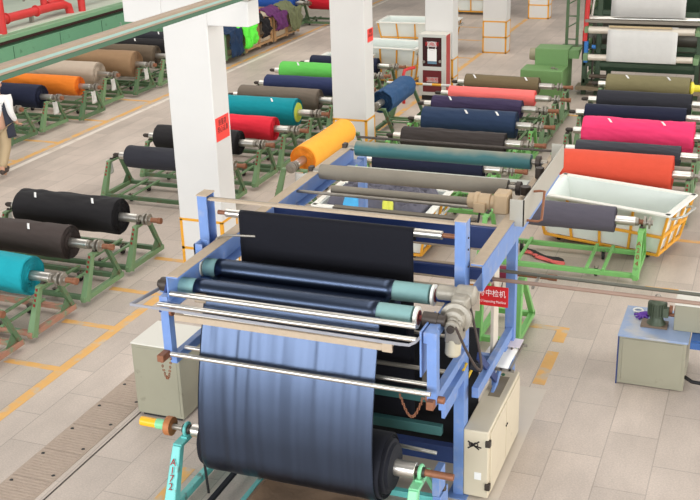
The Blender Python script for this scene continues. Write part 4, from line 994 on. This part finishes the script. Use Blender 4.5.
MB().cyl((x1 - .12, y0 - .02, .86), (x1 - .12, y0, .86), .03, 12).cyl((x0 + .12, y0 - .02, .84), (x0 + .12, y0, .84), .03, 12).build('latch', DULL, c)
MB().box(x0 + .05, x1 - .05, y0 + .06, y1 - .02, 0, .12).build('plinth', BLACK, c)
MB().box(x1, x1 + .012, y0 + .05, y1 - .1, .2, 1.40).build('red_side_strip', mat('dull_red', (176, 60, 56), .5), c)
c = thing('fire_pipe', 'short red bent pipe standing left of the instrument cabinet', 'pipe', (-7.25, 21.9, 0))
MB().tube([(-7.25, 21.6, 0), (-7.25, 21.6, .62), (-7.24, 21.65, .70), (-7.18, 21.75, .72), (-7.10, 21.9, .72)], .035, 12).build('pipe', REDP, c)
c = thing('barrier_bar', 'yellow and white striped barrier bar in front of the instrument cabinet', 'barrier', (-6.4, 20.4, .7))
for k in range(7): MB().cyl((-7.2 + k * .19, 20.4, .72), (-7.2 + (k + 1) * .19, 20.4, .72), .025, 14).build('band', YEL if k % 2 else WHITE, c)
MB().box(-7.2, -7.16, 20.38, 20.42, 0, .72).box(-5.90, -5.86, 20.38, 20.42, 0, .72).build('bar_support', DGREEN, c)

# ------------------------------------------------------------------ green box and fabric machine top right
c = thing('green_drive_box', 'stepped green metal box left of the white fabric machine', 'machine box', (-4.5, 23.3, 0))
MB().box(-5.0, -4.10, 22.75, 23.35, 0, .60).build('lower_box', GBOX, c, bevel=.01)
MB().box(-4.82, -4.10, 23.36, 23.9, 0, .95).build('upper_box', GBOX, c, bevel=.01)
MB().prism([(23.4, .75), (23.4, .93), (23.8, .93)], 'x', -4.10, -3.88).build('chute', GBOX, c)
MB().lathe((-4.98, 23.6, .78), (-4, 23.6, .78), [(0, .08), (.01, .13), (.14, .14), (.16, .12)], 24).build('motor_end', mat('beige_motor', (160, 150, 124), .5, var=.15), c)
MB().cyl((-4.35, 23.0, .60), (-4.35, 23.0, .63), .05, 14).cyl((-4.26, 22.95, .60), (-4.26, 22.95, .62), .03, 14).build('cap', DULL, c)
K = thing('fabric_processing_machine', 'tall green machine with grey-white fabric over rollers in the top right corner', 'machine', (-2.55, 24, 0))
def kp(n, g, m, b=.006): return g.build(n, m, K, bevel=b)
DKG = mat('oily_dark_green', (58, 78, 56), .55, var=.25, vscale=5)
for x in (-3.74, -3.46, -1.42, -1.1):
    kp('frame_post', MB().box(x - .05, x + .05, 23.3, 23.42, 0, 4.2), DKG); kp('frame_post', MB().box(x - .05, x + .05, 25.0, 25.12, 0, 4.2), DKG)
for z in (.25, .62, 1.0, 1.72, 2.6):
    kp('cross_rail', MB().box(-3.74, -1.1, 23.32, 23.40, z, z + .09), DKG)
    kp('side_rail', MB().box(-3.77, -3.71, 23.3, 25.1, z, z + .1), GREEN); kp('side_rail', MB().box(-1.12, -1.06, 23.3, 25.1, z, z + .1), GREEN)
kp('rear_drum', MB().cyl((-3.9, 24.3, 1.1), (-1.1, 24.3, 1.1), .3, 36), mat('dark_steel', (88, 84, 76), .4, .5, var=.2))
kp('rear_drum', MB().cyl((-3.9, 24.4, 2.2), (-1.1, 24.4, 2.2), .28, 36), MATS['dark_steel'])
kp('back_panel', MB().box(-3.9, -1.1, 24.9, 24.96, .2, 3.6), mat('dark_green_panel', (48, 74, 52), .6))  # plain dark green sheet closing the back of the frame
kp('guide_roller', MB().cyl((-3.62, 22.95, 1.46), (-1.5, 22.95, 1.48), .075, 24), mat('pale_roller', (206, 196, 180), .4, .2, var=.1), .003)
kp('guide_roller', MB().cyl((-3.6, 22.9, .90), (-1.5, 22.9, .92), .065, 24), MATS['pale_roller'], .003)
kp('guide_roller', MB().cyl((-3.75, 23.2, 1.66), (-1.2, 23.2, 1.68), .05, 20), STEEL, .003)
kp('guide_bar', MB().box(-3.7, -1.3, 22.88, 22.96, 1.62, 1.68), mat('grey_bar', (130, 122, 110), .5, .4))
kp('guide_bar', MB().box(-3.2, -1.95, 22.86, 22.9, 1.535, 1.575), mat('tan_strip', (190, 168, 130), .6))
for x in (-3.66, -1.44):
    kp('roller_bracket', MB().box(x - .05, x + .05, 22.9, 23.35, .82, .96).box(x - .05, x + .05, 22.9, 23.35, 1.4, 1.52), GREEN)
kp('red_pipe', MB().cyl((-3.72, 23.1, 1.2), (-3.64, 23.1, 3.2), .05, 16), REDP, 0)
kp('blue_fitting', MB().box(-3.72, -3.64, 23.05, 23.15, .75, 1.2).cyl((-3.55, 23.0, 1.1), (-3.47, 23.0, 1.1), .04, 12), mat('bright_blue_paint', (40, 110, 180), .4))
kp('lever', MB().cyl((-3.58, 23.0, 1.75), (-3.54, 23.0, 2.15), .025, 12).cyl((-3.54, 23.0, 2.15), (-3.53, 23.0, 2.2), .05, 12), STEEL, 0)
for z in (.3, .45):
    kp('lower_bar', MB().cyl((-3.6, 23.15, z), (-1.5, 23.15, z), .04, 16), mat('dark_bar', (92, 80, 68), .5, .3), 0)
for x in (-3.95, -3.88): pass
kp('thin_rod', MB().cyl((-3.75, 23.1, .8), (-3.75, 23.1, 1.4), .02, 10).cyl((-3.55, 23.2, .3), (-3.55, 23.2, 1.3), .02, 10).cyl((-1.35, 23.15, .4), (-1.35, 23.15, 1.5), .02, 10), DARK, 0)
kp('pale_ledge', MB().box(-3.9, -1.2, 23.2, 23.6, .12, .2), mat('oily_beige', (150, 134, 110), .6, var=.25, vscale=6))
GW = fab('grey_white', (205, 203, 198), .75)
wc = thing('fabric_web', 'grey-white fabric stretched over the rollers of the top right machine', 'fabric', (-2.5, 23, 1))
def flat(path, x0, x1):
    vs = []; fs = []
    for y, z in path:
        for i in range(13): vs.append((x0 + (x1 - x0) * i / 12, y + .01 * noise.noise(Vector((i * .8, z * 4, 1))), z))
    for k in range(len(path) - 1):
        for i in range(12): a = k * 13 + i; fs.append((a, a + 1, a + 14, a + 13))
    return MB().add(vs, fs)
flat([(23.35, 3.4), (23.2, 2.8), (23.05, 2.2), (22.99, 1.74)] , -3.2, -1.72).build('upper_panel', GW, wc, solid=.004)
flat([(23.02, 1.53), (22.95, 1.56), (22.875, 1.48), (22.83, 1.3), (22.83, 1.05), (22.83, .90), (22.85, .84), (22.93, .82)], -3.22, -1.82).build('lower_panel', GW, wc, solid=.004)
# slender green mast
c = thing('ladder_mast', 'slender green lattice mast standing behind the green metal box', 'mast', (-4.95, 28.6, 0))
MB().box(-5.12, -5.05, 28.6, 28.68, 0, 5).box(-4.85, -4.78, 28.6, 28.68, 0, 5).build('upright', DGREEN, c)
g = MB()
for k in range(16): g.bar((-5.08, 28.64, .2 + k * .3), (-4.82, 28.64, .2 + (k + (.5 if k % 2 else 0)) * .3), .03, .03)
g.build('rung', DGREEN, c)
MB().box(-5.2, -4.7, 28.5, 28.8, 0, .04).build('base_plate', DGREEN, c)

# ------------------------------------------------------------------ long green machine at the left with red pipes
c = thing('long_green_machine', 'long green machine housing with pale top behind the far left rolls', 'machine', (-16.4, 25, 0))
MB().box(-20.5, -15.72, 14, 44, 0, 1.26).build('housing', GMACH, c, bevel=.01)
MB().box(-20.5, -15.66, 14, 44, 1.40, 1.50).build('top_deck', mat('deck_green', (120, 160, 122), .5, var=.05, vscale=2), c, bevel=.01)
MB().box(-20.5, -15.95, 14, 44, 1.26, 1.40).build('dark_slot', mat('dark_brown_slot', (78, 48, 42), .7), c)
MB().box(-20.4, -15.9, 14, 44, 1.50, 1.515).build('pale_deck_sheet', GPALE, c)
for k in range(14):
    y = 16.2 + k * 1.75
    MB().box(-15.722, -15.712, y - .006, y + .006, .1, 1.24).build('panel_seam', mat('seam_green', (58, 96, 70), .6), c)
    if k % 3 == 1: MB().box(-15.72, -15.69, y + .8, y + .85, .55, 1.05).build('hinge', mat('pale_hinge', (150, 170, 150), .5), c)
    if k % 3 != 1: MB().lathe((-15.73, y + .9, .75), (-15, y + .9, .75), [(0, .16), (.03, .17), (.035, .13), (.05, .04)], 22).build('round_port', DARK, c)
c = thing('red_pipework', 'red pipes with elbows standing on the pale deck of the green machine', 'pipe', (-17, 22, 1.5))
def rp(pts, r=.13): MB().tube(pts, r, 16).build('pipe', REDP, c)
rp([(-15.95, 19.7, 1.5), (-15.95, 19.7, 3.2)], .10); rp([(-16.1, 19.2, 1.5), (-16.1, 19.2, 2.4)], .08)
rp([(-16.2, 17.0, 1.75), (-16.2, 21.6, 1.75), (-16.2, 22.0, 1.75), (-16.17, 22.35, 1.74), (-16.15, 22.5, 1.68), (-16.13, 22.53, 1.5)], .10)
rp([(-16.0, 22.85, 1.5), (-16.0, 22.85, 3.2)], .09); rp([(-16.25, 21.7, 1.78), (-16.25, 21.7, 3.2)], .08); rp([(-16.3, 21.9, 1.8), (-16.4, 23.2, 1.95), (-16.4, 30, 1.95)], .09)
MB().torus((-16.2, 21.3, 1.75), (0, 1, 0), .11, .025, 24, 8).build('flange', REDP, c)
MB().torus((-16.2, 20.2, 1.75), (0, 1, 0), .11, .02, 24, 8).build('flange', REDP, c)
for y in (18.5, 21.1): MB().box(-16.24, -16.16, y - .04, y + .04, 1.515, 1.68).build('pipe_support', DULL, c)
c = thing('steel_rail', 'thin grey handrail behind the red pipes at the top left', 'railing', (-18.6, 22, 1.5))
MB().cyl((-18.6, 17, 2.1), (-18.6, 34, 2.1), .03, 10).build('rail', DULL, c)
for y in (18, 20, 22, 24, 26, 28, 31): MB().cyl((-18.6, y, 1.5), (-18.6, y, 2.1), .03, 10).build('rail_post', DULL, c)
struct(MB().box(-24, -20.5, 14, 44, 0, .05).build('trim_1', GPALE, bevel=.01))

# ------------------------------------------------------------------ person at left
def skinned(name, m, J, E_, parent, sub=2):
    me = bpy.data.meshes.new(name); me.from_pydata([j[0] for j in J], E_, []); me.update()
    o = bpy.data.objects.new(name, me); C.objects.link(o); o.parent = parent
    md = o.modifiers.new('skin', 'SKIN'); md.use_smooth_shade = True
    for i, j in enumerate(J):
        r = j[1] if isinstance(j[1], tuple) else (j[1], j[1])
        me.skin_vertices[0].data[i].radius = r
    me.skin_vertices[0].data[0].use_root = True
    s = o.modifiers.new('sub', 'SUBSURF'); s.levels = sub; s.render_levels = sub
    me.materials.append(m)
    return o
pr = thing('person', 'person in white shirt, dark apron and beige trousers walking at the left edge', 'person', (-12.42, 14.9, 0), rot=math.radians(100))
# local: +x forward (walking), y left, z up.
J = [((0, 0, .90), (.13, .16)), ((0, 0, 1.08), (.12, .15)), ((.02, 0, 1.28), (.13, .18)), ((.05, 0, 1.40), (.07, .08)), ((.07, 0, 1.47), (.055, .055)), ((.09, 0, 1.56), (.085, .08)), ((.10, 0, 1.64), (.09, .08)), ((.09, 0, 1.70), (.06, .055)),
     ((.03, .19, 1.36), .06), ((.10, .23, 1.12), .045), ((.28, .20, .98), .036), ((.36, .19, .95), (.035, .02)),
     ((.03, -.19, 1.36), .06), ((-.02, -.25, 1.10), .045), ((.12, -.26, .92), .036), ((.19, -.25, .87), (.035, .02)),
     ((.02, .10, .84), .085), ((.16, .10, .50), .06), ((.06, .10, .12), .04), ((.20, .10, .04), (.035, .04)),
     ((0, -.10, .84), .085), ((-.06, -.10, .48), .06), ((-.30, -.10, .16), .04), ((-.20, -.10, .05), (.035, .04))]
E_ = [(0, 1), (1, 2), (2, 3), (3, 4), (4, 5), (5, 6), (6, 7), (2, 8), (8, 9), (9, 10), (10, 11), (2, 12), (12, 13), (13, 14), (14, 15), (0, 16), (16, 17), (17, 18), (18, 19), (0, 20), (20, 21), (21, 22), (22, 23)]
body = skinned('body', SKIN, J, E_, pr)
J2 = [((0, 0, .98), (.145, .18)), ((.01, 0, 1.14), (.14, .175)), ((.02, 0, 1.30), (.15, .205)), ((.045, 0, 1.40), (.09, .10)), ((.03, .20, 1.36), .075), ((.10, .24, 1.13), .06), ((.27, .205, .99), .048), ((.03, -.20, 1.36), .075), ((-.02, -.26, 1.11), .06), ((.10, -.265, .94), .048)]
skinned('shirt', mat('white_cotton', (228, 224, 220), .8), J2, [(0, 1), (1, 2), (2, 3), (2, 4), (4, 5), (5, 6), (2, 7), (7, 8), (8, 9)], body)
J3 = [((0, 0, .93), (.15, .185)), ((.02, .10, .82), .115), ((.16, .10, .50), .09), ((.07, .10, .12), .075), ((0, -.10, .82), .115), ((-.06, -.10, .48), .09), ((-.28, -.10, .19), .075)]
skinned('trousers', mat('beige_cotton', (178, 156, 122), .85, bump=.2), J3, [(0, 1), (1, 2), (2, 3), (0, 4), (4, 5), (5, 6)], body)
g = MB(); vs = []; fs = []
for k in range(10):
    w = k / 9; z = 1.30 - .62 * w; hw = .17 + .07 * w
    for i in range(17):
        a = (i / 16 - .5) * PI * 1.5; vs.append((.02 + (.165 + .02 * w) * math.cos(a) + .01 * math.sin(a * 7) * w, (hw + .03) * math.sin(a), z))
for k in range(9):
    for i in range(16): a = k * 17 + i; fs.append((a, a + 1, a + 18, a + 17))
g.add(vs, fs).build('apron', fab('dark_slate', (52, 54, 64)), body, solid=.012, local=True)
g = MB().lathe((.08, 0, 1.62), (.08, 0, 3), [(0, .105), (.05, .108), (.09, .09), (.12, .05), (.13, .01)], 24)
g.build('white_cap', MATS['white_cotton'], body, local=True)
for sx, sy, rz in ((.12, .10, 0), (-.26, -.10, .08)):
    MB().lathe((sx - .08, sy, .045 + rz), (sx + .18, sy, .035 + rz), [(0, .02), (.02, .045), (.10, .045), (.2, .04), (.24, .02)], 16).build('shoe', mat('brown_shoe', (70, 56, 48), .6), body, local=True)
for sy in (.19, -.25):
    bx, bz = (.36, .95) if sy > 0 else (.19, .87)
    g = MB()
    for k in range(4): g.tube([(bx, sy - .03 + k * .02, bz), (bx + .05, sy - .03 + k * .02, bz - .01), (bx + .075 - abs(k - 1.5) * .006, sy - .03 + k * .02, bz - .04)], .009, 8)
    g.tube([(bx - .01, sy - .03, bz), (bx + .03, sy - .055, bz - .01), (bx + .055, sy - .05, bz - .02)], .010, 8)
    g.build('fingers', SKIN, body, local=True)
g = MB()
for s in (-1, 1): g.lathe((.168, s * .032, 1.585), (.19, s * .034, 1.585), [(0, .013), (.008, .010), (.012, .004)], 12)
g.build('eye', INK, body, local=True)
MB().lathe((.17, 0, 1.57), (.21, 0, 1.545), [(0, .012), (.02, .016), (.035, .010)], 12).build('nose', SKIN, body, local=True)
MB().torus((.172, 0, 1.515), (1, 0, 0), .016, .005, 14, 6).build('mouth', mat('lip', (160, 90, 84), .6), body, local=True)
g = MB()
for s in (-1, 1): g.torus((.08, s * .088, 1.575), (0, 1, 0), .022, .009, 14, 6)
g.build('ear', SKIN, body, local=True)

# ------------------------------------------------------------------ camera, light
cam = bpy.data.cameras.new('camera'); co = bpy.data.objects.new('camera', cam); C.objects.link(co)
cam.sensor_width = 36; cam.lens = 1084.0 / 700 * 36; cam.clip_end = 300
pt_, yw, rl = .370094, .378715, -.0313763
cy, sy, cp, sp = math.cos(yw), math.sin(yw), math.cos(pt_), math.sin(pt_)
F = Vector((-sy * cp, cy * cp, -sp)); Rt = Vector((cy, sy, 0)); U = Rt.cross(F)
R2 = Rt * math.cos(rl) + U * math.sin(rl); U2 = U * math.cos(rl) - Rt * math.sin(rl)
Mx = Matrix((R2, U2, -F)).transposed().to_4x4(); Mx.translation = (0, 0, 5.5)
co.matrix_world = Mx
bpy.context.scene.camera = co
W = bpy.data.worlds.new('hall_daylight'); bpy.context.scene.world = W; W.use_nodes = True
nt = W.node_tree; bg = nt.nodes['Background']
tc = nt.nodes.new('ShaderNodeTexCoord'); sx = nt.nodes.new('ShaderNodeSeparateXYZ'); nt.links.new(tc.outputs['Generated'], sx.inputs[0])
rp_ = nt.nodes.new('ShaderNodeValToRGB'); nt.links.new(sx.outputs['Z'], rp_.inputs[0])
e = rp_.color_ramp.elements; e[0].position = 0; e[0].position = .05; e[0].color = (.9, .9, .92, 1); e[1].position = .45; e[1].color = (.30, .29, .28, 1)
nt.links.new(rp_.outputs[0], bg.inputs[0]); bg.inputs[1].default_value = .68
def area(name, loc, rot, sx_, sy_, e_, col=(1, .97, .93)):
    l = bpy.data.lights.new(name, 'AREA'); l.shape = 'RECTANGLE'; l.size = sx_; l.size_y = sy_; l.energy = e_; l.color = col
    o = bpy.data.objects.new(name, l); C.objects.link(o); o.location = loc; o.rotation_euler = rot
for i, (x, y) in enumerate(((-3, 8), (-9.5, 12), (-3, 18), (-9.5, 23), (-15, 18), (-15, 28), (-3, 29))):
    area('roof_light', (x, y, 9.5), (0, 0, 0), 4, 10, 320)
area('side_fill', (12.5, 14, 5), (math.radians(86), 0, math.radians(90)), 34, 5, 3600, (1, .99, .96))  # added fill lamp from the right, brightens the pillar sides
area('window_wall', (-6, -9, 5.0), (math.radians(82), 0, 0), 24, 5, 4300, (.92, .96, 1))
sc = bpy.context.scene
sc.view_settings.view_transform = 'Standard'; sc.view_settings.look = 'None'; sc.view_settings.gamma = 1; sc.view_settings.exposure = 0.0
sc.view_settings.use_curve_mapping = False
